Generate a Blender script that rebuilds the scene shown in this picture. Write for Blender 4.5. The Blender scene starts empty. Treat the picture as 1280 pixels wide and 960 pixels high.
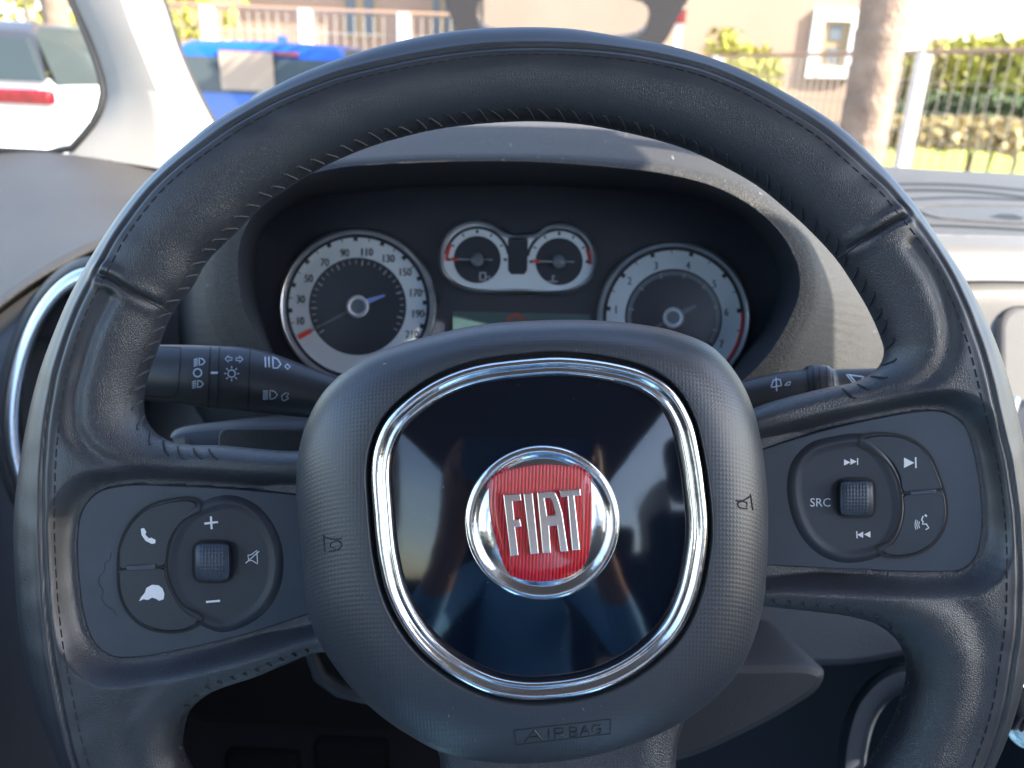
import bpy, bmesh, math, random
import numpy as np
from mathutils import Vector, Matrix
from mathutils.bvhtree import BVHTree
from mathutils.geometry import tessellate_polygon
random.seed(4); rng = np.random.default_rng(4)
scene = bpy.context.scene
COL = scene.collection
PI = math.pi
F = 1000.0                                   # focal length in photo pixels (1280 wide)

# ---------------------------------------------------------------- camera frame
CAM = np.array([0, 0, 1.25])
zc = np.array([.036, .933, -.358]); zc /= np.linalg.norm(zc)     # world up seen in (right, up, forward)
fc = np.array([0, 0, 1.0]); yc = fc - zc * fc.dot(zc); yc /= np.linalg.norm(yc)
def flip(a): return np.array([a[0], a[1], -a[2]])
xc = flip(np.cross(flip(yc), flip(zc)))
RW = np.vstack([xc, yc, zc])                 # camera (r,u,f) -> world
RIGHT, UP, FWD = RW[:, 0], RW[:, 1], RW[:, 2]
def W(u, v, d): return tuple(CAM + RIGHT * u + UP * v + FWD * d)
def P(px, py, d): return W((px - 640) / F * d, (480 - py) / F * d, d)
def ray(px, py): return RIGHT * ((px - 640) / F) + UP * ((480 - py) / F) + FWD
def G(px, py, Y):                            # point of the outside world at forward distance Y
    r = ray(px, py); return CAM + r * (Y / r[1])
def UV(pts, d): return [((x - 640) / F * d, (480 - y) / F * d) for x, y in pts]

# ---------------------------------------------------------------- materials
def mat(name, col, rough=.5, metal=0, spec=.5, coat=0, coatr=.05, bump=None, var=0, vscale=30, emit=None, fn=None, grain=False):
    m = bpy.data.materials.new(name); m.use_nodes = True
    nt = m.node_tree; b = nt.nodes['Principled BSDF']
    b.inputs['Base Color'].default_value = (*col, 1)
    b.inputs['Roughness'].default_value = rough; b.inputs['Metallic'].default_value = metal
    b.inputs['Specular IOR Level'].default_value = spec
    b.inputs['Coat Weight'].default_value = coat; b.inputs['Coat Roughness'].default_value = coatr
    tc = nt.nodes.new('ShaderNodeTexCoord')
    if var:
        n = nt.nodes.new('ShaderNodeTexNoise'); n.inputs['Scale'].default_value = vscale; n.inputs['Detail'].default_value = 6
        nt.links.new(tc.outputs['Object'], n.inputs['Vector'])
        r = nt.nodes.new('ShaderNodeMapRange'); r.inputs['From Min'].default_value = .3; r.inputs['From Max'].default_value = .7
        r.inputs['To Min'].default_value = 1 - var; r.inputs['To Max'].default_value = 1 + var
        nt.links.new(n.outputs['Fac'], r.inputs['Value'])
        mx = nt.nodes.new('ShaderNodeVectorMath'); mx.operation = 'SCALE'; mx.inputs[0].default_value = col
        nt.links.new(r.outputs['Result'], mx.inputs['Scale']); nt.links.new(mx.outputs['Vector'], b.inputs['Base Color'])
    if bump:                                  # list of (kind, scale, distance)
        last = None
        for kind, sc, dist in bump:
            if kind == 'vor':
                t = nt.nodes.new('ShaderNodeTexVoronoi'); t.feature = 'DISTANCE_TO_EDGE'; t.inputs['Scale'].default_value = sc
                nt.links.new(tc.outputs['Object'], t.inputs['Vector'])
                r = nt.nodes.new('ShaderNodeMapRange'); r.inputs['From Max'].default_value = .22
                nt.links.new(t.outputs['Distance'], r.inputs['Value']); out = r.outputs['Result']
            elif kind == 'noise':
                t = nt.nodes.new('ShaderNodeTexNoise'); t.inputs['Scale'].default_value = sc; t.inputs['Detail'].default_value = 4
                nt.links.new(tc.outputs['Object'], t.inputs['Vector']); out = t.outputs['Fac']
            elif kind == 'weave':            # fine pimpled grid
                def dot(v, off):
                    q = nt.nodes.new('ShaderNodeVectorMath'); q.operation = 'DOT_PRODUCT'; nt.links.new(tc.outputs['Object'], q.inputs[0]); q.inputs[1].default_value = tuple(float(c) for c in v)
                    p = nt.nodes.new('ShaderNodeMath'); p.operation = 'SUBTRACT'; p.inputs[1].default_value = off; nt.links.new(q.outputs['Value'], p.inputs[0]); return p.outputs[0]
                def mth(op, a, bb=None):
                    q = nt.nodes.new('ShaderNodeMath'); q.operation = op
                    for i, v in enumerate((a, bb)):
                        if v is None: continue
                        if isinstance(v, (int, float)): q.inputs[i].default_value = v
                        else: nt.links.new(v, q.inputs[i])
                    return q.outputs[0]
                cw = P(665, 665, .28); dp = mth('MULTIPLY', dot(FWD, float(np.dot(FWD, cw))), .8 * sc)
                X_ = mth('MULTIPLY', dot(RIGHT, float(np.dot(RIGHT, cw))), sc)
                Y_ = mth('ADD', mth('MULTIPLY', dot(UP, float(np.dot(UP, cw))), .8 * sc), mth('MULTIPLY', dp, .6))
                a1 = mth('SINE', X_); a2 = mth('SINE', Y_)
                out = mth('MULTIPLY', mth('ADD', a1, 1), mth('ADD', a2, 1))
            elif kind == 'ribs':
                s = nt.nodes.new('ShaderNodeSeparateXYZ'); nt.links.new(tc.outputs['Object'], s.inputs[0])
                q = nt.nodes.new('ShaderNodeMath'); q.operation = 'MULTIPLY'; q.inputs[1].default_value = sc
                nt.links.new(s.outputs[0], q.inputs[0])
                w = nt.nodes.new('ShaderNodeMath'); w.operation = 'SINE'; nt.links.new(q.outputs[0], w.inputs[0]); out = w.outputs[0]
            bp = nt.nodes.new('ShaderNodeBump'); bp.inputs['Distance'].default_value = dist; bp.inputs['Strength'].default_value = 1
            nt.links.new(out, bp.inputs['Height'])
            if grain and sc > 100:
                at = nt.nodes.new('ShaderNodeAttribute'); at.attribute_name = 'grain'; nt.links.new(at.outputs['Fac'], bp.inputs['Strength'])
            if last: nt.links.new(last, bp.inputs['Normal'])
            last = bp.outputs['Normal']
        nt.links.new(last, b.inputs['Normal'])
    if emit:
        b.inputs['Emission Color'].default_value = (*emit[:3], 1); b.inputs['Emission Strength'].default_value = emit[3]
    if fn: fn(nt, b, tc)
    return m
def glassmat(name, fac=.05, tint=(1, 1, 1), rough=0):
    m = bpy.data.materials.new(name); m.use_nodes = True; nt = m.node_tree
    nt.nodes.remove(nt.nodes['Principled BSDF']); out = nt.nodes['Material Output']
    t = nt.nodes.new('ShaderNodeBsdfTransparent'); t.inputs[0].default_value = (*tint, 1)
    g = nt.nodes.new('ShaderNodeBsdfGlossy'); g.inputs['Roughness'].default_value = rough
    x = nt.nodes.new('ShaderNodeMixShader'); x.inputs[0].default_value = fac
    nt.links.new(t.outputs[0], x.inputs[1]); nt.links.new(g.outputs[0], x.inputs[2]); nt.links.new(x.outputs[0], out.inputs[0])
    return m

M = {}
M['leather'] = mat('leather', (.024, .0265, .034), .41, spec=.9, bump=[('noise', 40, .00018), ('vor', 1150, .00007), ('noise', 2300, .00002)], var=.15, vscale=18, grain=True)
M['leather_soft'] = mat('leather_smooth', (.027, .031, .039), .4, spec=.5, bump=[('noise', 90, .0007), ('vor', 1500, .0001)], var=.12, vscale=25)
M['thread'] = mat('thread', (.035, .037, .043), .6, spec=.2)
M['thread_glint'] = mat('thread_lit', (.06, .062, .068), .6, spec=.25)  # same thread in a paler colour, painting the light glint on the left
M['plastic'] = mat('satin_plastic', (.040, .052, .074), .36, bump=[('noise', 3500, .00002)], var=.12, vscale=60)
M['plastic_pad'] = mat('soft_button_plastic', (.026, .032, .044), .36, bump=[('noise', 3500, .00002)], var=.1, vscale=60)
M['cover'] = mat('textured_vinyl', (.028, .033, .044), .42, spec=.85, bump=[('weave', 5200, .000011)], var=.06, vscale=20)
M['cover_smooth'] = mat('vinyl_relief', (.02, .022, .027), .4)
M['black'] = mat('gap_black', (.003, .003, .004), .6)
M['gloss'] = mat('piano_black', (.003, .006, .014), .08, spec=.5, coat=.55, coatr=.05, bump=[('noise', 25, .00015)])
M['chrome'] = mat('chrome', (.86, .88, .90), .17, metal=1, bump=[('noise', 70, .0004)])
M['chrome_soft'] = mat('satin_chrome', (.75, .77, .80), .3, metal=1)
M['letterc'] = mat('badge_letter_chrome', (.90, .92, .93), .24, metal=1)
M['white'] = mat('white_print', (.75, .77, .8), .5)
M['ink_blue'] = mat('pale_blue_print', (.42, .5, .62), .5)
M['dark_plastic'] = mat('dark_grained_plastic', (.022, .024, .029), .5, bump=[('noise', 1200, .0002)], var=.12, vscale=15)
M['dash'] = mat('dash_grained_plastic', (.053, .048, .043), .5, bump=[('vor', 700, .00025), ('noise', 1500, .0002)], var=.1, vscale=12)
M['dash_sunlit'] = mat('sunlit_dash_plastic', (.075, .070, .063), .45, bump=[('vor', 700, .00025), ('noise', 1500, .0002)], var=.08, vscale=12)  # dash plastic of the right end, colour lightened to carry the sunlight
M['face_sunlit'] = mat('sunlit_dash_panel', (.13, .12, .105), .45, bump=[('noise', 900, .0002)], var=.06, vscale=10)  # right face and surround, sun brightness put into the base colour
M['vdark'] = mat('slot_shadow', (.008, .007, .006), .8)
M['dash_face'] = mat('dash_panel_plastic', (.05, .05, .054), .4, bump=[('noise', 900, .0002)], var=.08, vscale=10)
M['hood'] = mat('binnacle_plastic', (.029, .0275, .0255), .6, bump=[('vor', 700, .0004), ('noise', 1500, .0003)], var=.1, vscale=12)
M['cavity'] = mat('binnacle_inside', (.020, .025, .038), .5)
M['face'] = mat('cluster_face', (.017, .021, .033), .45)
M['silver'] = mat('dial_silver', (.64, .69, .71), .5)
M['dial'] = mat('dial_black', (.010, .014, .024), .6)
M['ink'] = mat('dial_ink', (.012, .014, .018), .5)
M['redink'] = mat('dial_red', (.55, .03, .02), .5)
M['needle_blue'] = mat('needle_tail', (.25, .35, .75), .4)
M['needle_red'] = mat('needle_tip', (.85, .08, .05), .4)
M['needle_dim'] = mat('needle_body', (.1, .11, .13), .4)
M['cream'] = mat('pillar_trim', (.30, .275, .24), .6, bump=[('noise', 900, .0002)], var=.04, vscale=10)
M['rubber'] = mat('rubber_seal', (.012, .012, .012), .6)
M['headliner'] = mat('headliner', (.15, .14, .13), .9)
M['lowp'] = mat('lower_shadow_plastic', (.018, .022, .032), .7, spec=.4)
M['pedalm'] = mat('pedal_rubber', (.004, .004, .005), .8, spec=.1)
M['carpet'] = mat('carpet', (.010, .012, .018), .95)
M['seat'] = mat('seat_cloth', (.035, .035, .04), .9, bump=[('noise', 600, .001)])
M['glass'] = glassmat('windscreen_glass', .04)
M['lens'] = glassmat('cluster_lens', .03, (.95, .96, .98), .25)

# ---------------------------------------------------------------- object helpers
def thing(name, label, cat, loc=(0, 0, 0), group=None):
    o = bpy.data.objects.new(name, None); COL.objects.link(o); o.location = tuple(float(c) for c in loc)
    o.empty_display_size = .02; o['label'] = label; o['category'] = cat
    if group: o['group'] = group
    return o
def mk(name, verts, faces, m, parent=None, smooth=True, sharp=40, label=None, local=False):
    me = bpy.data.meshes.new(name)
    me.from_pydata([tuple(map(float, v)) for v in verts], [], [tuple(map(int, f)) for f in faces]); me.update()
    bm = bmesh.new(); bm.from_mesh(me); bmesh.ops.recalc_face_normals(bm, faces=bm.faces); bm.to_mesh(me); bm.free()
    if smooth:
        me.polygons.foreach_set('use_smooth', [True] * len(me.polygons)); me.set_sharp_from_angle(angle=math.radians(sharp))
    me.materials.append(m)
    o = bpy.data.objects.new(name, me); COL.objects.link(o)
    if parent:
        o.parent = parent
        if not local and parent.type == 'EMPTY': o.location = -parent.location
    if label: o['label'] = label
    return o
def tag(o, label=None, cat=None, group=None, kind=None):
    if label: o['label'] = label
    if cat: o['category'] = cat
    if group: o['group'] = group
    if kind: o['kind'] = kind
    return o
class MB:
    def __init__(s): s.v = []; s.f = []
    def add(s, v, f):
        n = len(s.v); s.v += [tuple(a) for a in v]; s.f += [tuple(i + n for i in q) for q in f]; return s
    def build(s, name, m, parent=None, **k): return mk(name, s.v, s.f, m, parent, **k)
    def box(s, c, size, rz=0):
        hx, hy, hz = [a / 2 for a in size]; cs, sn = math.cos(rz), math.sin(rz); v = []
        for z in (-hz, hz):
            for x, y in ((-hx, -hy), (hx, -hy), (hx, hy), (-hx, hy)):
                v.append((c[0] + x * cs - y * sn, c[1] + x * sn + y * cs, c[2] + z))
        return s.add(v, [(0, 3, 2, 1), (4, 5, 6, 7), (0, 1, 5, 4), (1, 2, 6, 5), (2, 3, 7, 6), (3, 0, 4, 7)])
    def tube(s, pts, r, n=8, closed=False, caps=True):
        pts = [np.array(p, float) for p in pts]; rs = r if isinstance(r, (list, tuple)) else [r] * len(pts)
        rings = []; prev = None; L = len(pts)
        for i, p in enumerate(pts):
            t = pts[(i + 1) % L] - pts[i - 1] if (closed or 0 < i < L - 1) else (pts[1] - pts[0] if i == 0 else pts[-1] - pts[-2])
            t = t / (np.linalg.norm(t) + 1e-12)
            a = prev if prev is not None else (np.array([0, 0, 1.]) if abs(t[2]) < .9 else np.array([1., 0, 0]))
            a = a - t * a.dot(t); a /= np.linalg.norm(a) + 1e-12; prev = a; b = np.cross(t, a)
            rings.append([p + (a * math.cos(q) + b * math.sin(q)) * rs[i] for q in [2 * PI * k / n for k in range(n)]])
        return s.loft(rings, closed, caps)
    def loft(s, rings, closed=False, caps=True, ring_closed=True):
        n = len(rings[0]); v = [p for r in rings for p in r]; f = []
        for i in range(len(rings) - (0 if closed else 1)):
            a = i * n; b = ((i + 1) % len(rings)) * n
            for k in range(n if ring_closed else n - 1):
                k2 = (k + 1) % n; f.append((a + k, a + k2, b + k2, b + k))
        if caps and not closed: f.append(tuple(range(n))[::-1]); f.append(tuple((len(rings) - 1) * n + k for k in range(n)))
        return s.add(v, f)
def spline(pts, closed=True, step=None, n=None):
    p = np.array(pts, float); L = len(p); out = []
    segs = L if closed else L - 1
    for i in range(segs):
        if closed: p0, p1, p2, p3 = p[i - 1], p[i], p[(i + 1) % L], p[(i + 2) % L]
        else: p0, p1, p2, p3 = p[max(i - 1, 0)], p[i], p[i + 1], p[min(i + 2, L - 1)]
        d1 = max(np.linalg.norm(p1 - p0) ** .5, 1e-6); d2 = max(np.linalg.norm(p2 - p1) ** .5, 1e-6); d3 = max(np.linalg.norm(p3 - p2) ** .5, 1e-6)
        m1 = (p1 - p0) / d1 - (p2 - p0) / (d1 + d2) + (p2 - p1) / d2 if d1 > 1e-5 else (p2 - p1) / d2
        m2 = (p2 - p1) / d2 - (p3 - p1) / (d2 + d3) + (p3 - p2) / d3 if d3 > 1e-5 else (p2 - p1) / d2
        m1, m2 = m1 * d2, m2 * d2
        for t in np.linspace(0, 1, 12, endpoint=False):
            t2, t3 = t * t, t * t * t
            out.append((2 * t3 - 3 * t2 + 1) * p1 + (t3 - 2 * t2 + t) * m1 + (-2 * t3 + 3 * t2) * p2 + (t3 - t2) * m2)
    if not closed: out.append(p[-1])
    out = np.array(out)
    q = np.vstack([out, out[:1]]) if closed else out
    s = np.concatenate([[0], np.cumsum(np.linalg.norm(np.diff(q, axis=0), axis=1))])
    if n is None: n = max(4, int(s[-1] / step))
    tt = np.linspace(0, s[-1], n, endpoint=not closed)
    return np.stack([np.interp(tt, s, q[:, k]) for k in range(p.shape[1])], 1)
def area(l):
    l = np.array(l); x, y = l[:, 0], l[:, 1]; return .5 * float(np.sum(x * np.roll(y, -1) - np.roll(x, -1) * y))
def ccw(l):
    l = np.array(l, float); return l if area(l) > 0 else l[::-1]
def offset(l, d):                             # ccw loop, + = outwards
    l = np.array(l, float); a = np.roll(l, 1, 0); b = np.roll(l, -1, 0)
    e1 = l - a; e2 = b - l; e1 /= np.linalg.norm(e1, axis=1)[:, None] + 1e-12; e2 /= np.linalg.norm(e2, axis=1)[:, None] + 1e-12
    n1 = np.stack([e1[:, 1], -e1[:, 0]], 1); n2 = np.stack([e2[:, 1], -e2[:, 0]], 1)
    n = n1 + n2; n /= np.linalg.norm(n, axis=1)[:, None] + 1e-12
    c = np.clip((n * n1).sum(1), .5, 1)
    return l + n * (d / c)[:, None]
def plate(mb, loops, dtop, thick, bevel):     # uv loops (metres), dtop depth or function(u,v)
    df = dtop if callable(dtop) else (lambda u, v: dtop)
    loops = [ccw(l) if i == 0 else ccw(l)[::-1] for i, l in enumerate(loops)]
    for l in loops:
        rings = []
        for o, h in ((0, thick), (0, bevel), (-bevel * .3, bevel * .3), (-bevel, 0)):
            r = offset(l, o); rings.append([W(u, v, df(u, v) + h) for u, v in r])
        mb.loft(rings, caps=False)
    ins = [offset(l, -bevel) for l in loops]
    allp = [p for l in ins for p in l]
    tris = tessellate_polygon([[Vector((p[0], p[1], 0)) for p in l] for l in ins])
    mb.add([W(u, v, df(u, v)) for u, v in allp], [t for t in tris])
    return mb
def ang_loop(pts, c, n=256):                  # resample a star-shaped loop by angle
    l = spline(pts, True, n=1200) - np.array(c); a = np.arctan2(l[:, 1], l[:, 0]); r = np.hypot(l[:, 0], l[:, 1])
    o = np.argsort(a); a, r = a[o], r[o]; t = np.linspace(-PI, PI, n, endpoint=False)
    rr = np.interp(t, np.concatenate([a - 2 * PI, a, a + 2 * PI]), np.tile(r, 3))
    return np.stack([c[0] + rr * np.cos(t), c[1] + rr * np.sin(t)], 1)
def flat(d): return lambda x, y: P(x, y, d)
def bvh_of(*objs):
    v = []; f = []
    for o in objs:
        n = len(v); off = Vector((0, 0, 0)); q = o
        while q: off = off + q.location; q = q.parent
        v += [p.co + off for p in o.data.vertices]; f += [tuple(i + n for i in p.vertices) for p in o.data.polygons]
    return BVHTree.FromPolygons(v, f)
def onto(bvh, lift=.00012):
    c = Vector(CAM)
    def g(x, y):
        h = bvh.ray_cast(c, Vector(ray(x, y)).normalized())
        if h[0] is None: return None
        return tuple(h[0] + (c - h[0]).normalized() * lift)
    return g
def dec(mb, pts, faces, mp):
    q = [mp(x, y) for x, y in pts]; idx = {}; v = []
    for i, p in enumerate(q):
        if p is not None: idx[i] = len(v); v.append(p)
    mb.add(v, [tuple(idx[i] for i in f) for f in faces if all(i in idx for i in f)])
def ribbon(mb, pts, w, mp, closed=False, smooth=False, step=1.5):
    p = spline(pts, closed, step=step) if smooth else None
    if p is None:
        q = list(pts) + ([pts[0]] if closed else []); out = []
        for a, b in zip(q[:-1], q[1:]):
            n = max(1, int(math.dist(a, b) / 3))
            out += [(a[0] + (b[0] - a[0]) * t / n, a[1] + (b[1] - a[1]) * t / n) for t in range(n)]
        if not closed: out.append(q[-1])
        p = np.array(out, float)
    L = len(p); t = np.empty_like(p)
    for i in range(L):
        t[i] = (p[(i + 1) % L] - p[i - 1]) if closed else (p[min(i + 1, L - 1)] - p[max(i - 1, 0)])
    t /= np.linalg.norm(t, axis=1)[:, None] + 1e-9; n = np.stack([-t[:, 1], t[:, 0]], 1)
    v = [tuple(a) for i in range(L) for a in (p[i] + n[i] * w / 2, p[i] - n[i] * w / 2)]
    f = [(2 * i, 2 * ((i + 1) % L), 2 * ((i + 1) % L) + 1, 2 * i + 1) for i in range(L if closed else L - 1)]
    dec(mb, v, f, mp)
def fill(mb, pts, mp):
    t = tessellate_polygon([[Vector((x, y, 0)) for x, y in pts]]); dec(mb, pts, t, mp)
def disc(mb, c, r0, r1, mp, a0=0, a1=360, n=64):
    v = []; m = max(3, int(n * (a1 - a0) / 360))
    for i in range(m + 1):
        a = math.radians(a0 + (a1 - a0) * i / m)
        for r in (r0, r1): v.append((c[0] + r * math.cos(a), c[1] - r * math.sin(a)))
    dec(mb, v, [(2 * i, 2 * i + 1, 2 * i + 3, 2 * i + 2) for i in range(m)], mp)
_txt = {}
def text(mb, s, cx, cy, cap, mp, ang=0, sx=1):
    if s not in _txt:
        c = bpy.data.curves.new('t', 'FONT'); c.body = s; c.align_x = 'CENTER'; c.resolution_u = 3
        o = bpy.data.objects.new('t', c); COL.objects.link(o); bpy.context.view_layer.update()
        me = o.evaluated_get(bpy.context.evaluated_depsgraph_get()).to_mesh()
        _txt[s] = ([(v.co.x, v.co.y) for v in me.vertices], [tuple(p.vertices) for p in me.polygons])
        bpy.data.objects.remove(o); bpy.data.curves.remove(c)
    vs, fs = _txt[s]; ys = [v[1] for v in vs]; xs = [v[0] for v in vs]
    k = cap / (max(ys) - min(ys)); ym = (max(ys) + min(ys)) / 2; xm = (max(xs) + min(xs)) / 2
    ca, sa = math.cos(math.radians(ang)), math.sin(math.radians(ang))
    pts = [(cx + ((x - xm) * k * sx * ca + (y - ym) * k * -sa * -1 * 0 + (x - xm) * 0 + -(y - ym) * k * sa * -1 * -1), cy - ((x - xm) * k * sx * sa + (y - ym) * k * ca)) for x, y in vs]
    dec(mb, pts, fs, mp)

# ================================================================ STEERING WHEEL
D0 = .300
OUT = [(80, 960), (58, 905), (40, 850), (28, 780), (22, 700), (22, 640), (32, 561), (50, 478), (74, 411), (97, 360), (130, 303), (169, 248), (200, 215), (240, 180), (270, 155.6), (320, 126),
       (371, 99), (427, 77), (480, 61), (530, 49.5), (587, 41), (640, 38.5), (680, 38.5), (719, 41), (775, 50), (830, 60), (880, 74), (925, 91), (977, 118), (1046, 161), (1098, 209),
       (1142, 260), (1167, 297), (1200, 346), (1220, 384), (1239, 425), (1256, 474), (1272, 539), (1284, 610), (1288, 690), (1286, 770), (1279, 834), (1265, 892), (1243, 950),
       (1200, 1030), (1130, 1120), (1030, 1205), (900, 1270), (760, 1303), (640, 1310), (500, 1295), (360, 1245), (250, 1180), (170, 1110), (115, 1035)]
HOLE1 = [(371, 567), (279, 560), (240, 559), (213, 554), (194, 542), (182, 524), (179, 502), (183, 475), (198, 432), (214, 392), (240, 357), (259, 325), (297, 287), (322, 261), (359, 234), (400, 209), (456, 184), (505, 169),
         (550, 159), (625, 151), (681, 150), (737, 155), (805, 169), (850, 182), (880, 194), (943, 228), (980, 257), (1012, 286), (1046, 323), (1072, 362), (1088, 390), (1101, 420), (1106, 440),
         (1098, 461), (1070, 480), (1033, 488), (983, 500), (945, 512), (905, 530), (880, 510), (830, 470), (740, 452), (660, 450), (560, 460), (480, 500), (430, 560)]
HOLE2 = [(402, 811), (358, 826), (322, 841), (263, 862), (240, 880), (231, 900), (229, 933), (242, 962), (275, 1035), (330, 1100), (420, 1155), (500, 1180), (548, 1170), (560, 1100), (554, 1000), (552, 942), (525, 890), (480, 850), (440, 820)]
HOLE3 = [(935, 751), (953, 753), (985, 757), (1022, 761), (1064, 767), (1101, 779), (1122, 798), (1131, 820), (1132, 846), (1125, 873), (1112, 905), (1094, 936), (1075, 966), (1030, 1030), (960, 1100), (890, 1150), (850, 1165), (838, 1100), (842, 1000), (843, 930), (860, 880), (900, 800)]
SEAM = [(150, 1040), (128, 1000), (112, 960), (101, 922), (91, 874), (82, 827), (75, 775), (70, 710), (68, 640), (70, 564), (81, 478), (104, 399), (131, 345), (155, 299), (196, 244), (230, 212), (264, 186), (320, 149), (364, 127),
        (405, 111), (435, 101), (480, 90), (550, 77), (610, 69.5), (681, 67.5), (756, 71), (820, 80), (880, 95), (920, 111), (960, 132), (1019, 168), (1060, 203), (1102, 241), (1127, 272), (1155, 308), (1181, 354),
        (1209, 425), (1222, 474), (1233, 522), (1247, 580), (1256, 650), (1259, 720), (1257, 780), (1250, 830), (1239, 892), (1218, 954), (1195, 1000), (1165, 1045)]
JOINL = [(131, 345), (148, 352), (165, 364), (190, 379), (212, 391)]
JOINR = [(1127, 272), (1108, 281), (1085, 296), (1062, 313), (1047, 323)]
VALL = [(140, 372), (122, 410), (105, 462), (97, 505), (100, 542), (124, 570), (165, 584), (235, 586), (300, 592), (371, 602)]
VALR = [(1138, 310), (1165, 352), (1181, 400), (1180, 442), (1166, 468), (1143, 484), (1112, 494), (1072, 503), (1030, 515), (945, 546)]
VLL = [(385, 800), (320, 812), (245, 824), (210, 842), (178, 870), (162, 895), (158, 925), (170, 965), (190, 1010)]
VLR = [(960, 722), (1060, 728), (1149, 737), (1188, 749), (1215, 775), (1224, 824), (1216, 880), (1190, 945), (1160, 1000)]
PANL = [(96, 668), (102, 639), (121, 616), (154, 607), (217, 607), (292, 611), (371, 618), (430, 624), (455, 690), (440, 750), (392, 766), (300, 795), (208, 816), (167, 822), (138, 820), (119, 806), (106, 777), (98, 727)]
PANR = [(900, 580), (957, 560), (1033, 537), (1100, 522), (1160, 513), (1187, 517), (1207, 533), (1217, 560), (1227, 617), (1228, 667), (1220, 697), (1203, 712), (1177, 715), (1067, 712), (962, 707), (900, 703), (880, 640)]
DPL = lambda px: .2915 + (px - 100) * .0085 / 300
DPR = lambda px: .2915 + (1228 - px) * .0085 / 290
def pan_uv(pts, dpf): return [((x - 640) / F * dpf(x), (480 - y) / F * dpf(x)) for x, y in pts]

RT = .0165; HT = .0150
def rimshift(l, hole):                        # silhouette of a round section seen from the camera -> section plane
    l = ccw(l); o = offset(l, 1.0) - l; o /= np.linalg.norm(o, axis=1)[:, None]
    if hole: o = -o
    out = []
    for p, n in zip(l, o):
        s = float(p.dot(n)); phi = math.atan2(s, D0); D = math.hypot(s, D0)
        th = phi - math.asin(RT * .93 / D); b = D0 * math.tan(th) + RT
        out.append(p + n * (b - s))
    return np.array(out)
outer_uv = rimshift(np.array(UV(spline(OUT, step=8), D0)), False)
holes_uv = [rimshift(np.array(UV(spline(h, step=7), D0)), True) for h in (HOLE1, HOLE2, HOLE3)]
def seglist(loops, closed=True):
    A = []; B = []
    for l in loops:
        l = np.array(l)
        if closed: A.append(l); B.append(np.roll(l, -1, 0))
        else: A.append(l[:-1]); B.append(l[1:])
    return np.vstack(A), np.vstack(B)
def segdist(p, A, B, inside=False):
    N = len(p); best = np.full(N, 1e9); near = np.zeros((N, 2)); par = np.zeros(N, bool)
    for a, b in zip(A, B):
        ab = b - a; L = ab.dot(ab) + 1e-18
        dx = p[:, 0] - a[0]; dy = p[:, 1] - a[1]
        t = np.clip((dx * ab[0] + dy * ab[1]) / L, 0, 1)
        qx = a[0] + t * ab[0]; qy = a[1] + t * ab[1]
        d = (p[:, 0] - qx) ** 2 + (p[:, 1] - qy) ** 2
        m = d < best; best[m] = d[m]; near[m, 0] = qx[m]; near[m, 1] = qy[m]
        if inside and (a[1] > p[0, 1] - 9):
            c = (a[1] > p[:, 1]) != (b[1] > p[:, 1])
            if c.any(): xi = a[0] + (p[:, 1] - a[1]) / (b[1] - a[1] + 1e-18) * ab[0]; par ^= c & (p[:, 0] < xi)
    return np.sqrt(best), near, par
def sm(x, a, b):
    t = np.clip((x - a) / (b - a), 0, 1); return t * t * (3 - 2 * t)
pitch = .00065
lo = outer_uv.min(0) - .002; hi = outer_uv.max(0) + .002
nx = int((hi[0] - lo[0]) / pitch) + 1; ny = int((hi[1] - lo[1]) / pitch) + 1
gx, gy = np.meshgrid(lo[0] + np.arange(nx) * pitch, lo[1] + np.arange(ny) * pitch)
pts = np.stack([gx.ravel(), gy.ravel()], 1)
A, B = seglist([outer_uv] + holes_uv)
dist, near, ins = segdist(pts, A, B, True)
sd = np.where(ins, dist, -dist)
sdg = sd.reshape(ny, nx)
cc = (sdg[:-1, :-1] + sdg[1:, :-1] + sdg[:-1, 1:] + sdg[1:, 1:]) / 4 > 0
touch = np.zeros((ny, nx), int); drop = np.zeros((ny, nx), bool)
for dy in (0, 1):
    for dx in (0, 1):
        touch[dy:ny - 1 + dy, dx:nx - 1 + dx] += cc; drop[dy:ny - 1 + dy, dx:nx - 1 + dx] |= ~cc
used = (touch > 0).ravel(); bound = (used.reshape(ny, nx) & (drop | (touch < 4))).ravel()
pts[bound] = near[bound]; sd[bound] = 0
sel = np.where(used)[0]; pu = pts[sel]; s = np.maximum(sd[sel], 0)
def prof(s, R, H): return H * np.sqrt(np.maximum(1 - (1 - np.minimum(s / R, 1)) ** 2, 0))
h = prof(s, RT, HT)
# grips stand a little proud, spokes lie lower
for pan, dpf in ((PANL, DPL), (PANR, DPR)):
    loop = ccw(pan_uv(spline(pan, step=10), dpf)); a2, b2 = seglist([loop])
    pd, _, pin = segdist(pu, a2, b2, True); pd = np.where(pin, 0, pd)
    pxx = pu[:, 0] / .295 * F + 640
    target = D0 - np.where(np.full(len(pu), dpf is DPL), .2915 + (pxx - 100) * .0085 / 300, .2915 + (1228 - pxx) * .0085 / 290) - .0004
    target = np.minimum(target, .0085)
    w = 1 - sm(pd, .0012, .0085)
    h = np.where(w > 0, h * (1 - w) + np.minimum(target, h + .004) * w, h)
    h = np.where(pin, np.minimum(h, target - .0012), h)
def dline(path, dref=.288):
    l = np.array(UV(spline(path, False, step=6), dref)); a2, b2 = seglist([l], False); return segdist(pu, a2, b2)[0]
sdo = s; ds = dline(SEAM, .2925); h -= .0011 * np.exp(-(ds / .0007) ** 2) * sm(s, 0, .004); h += .0004 * np.exp(-((ds - .0016) / .0011) ** 2) * sm(s, 0, .004)
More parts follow.
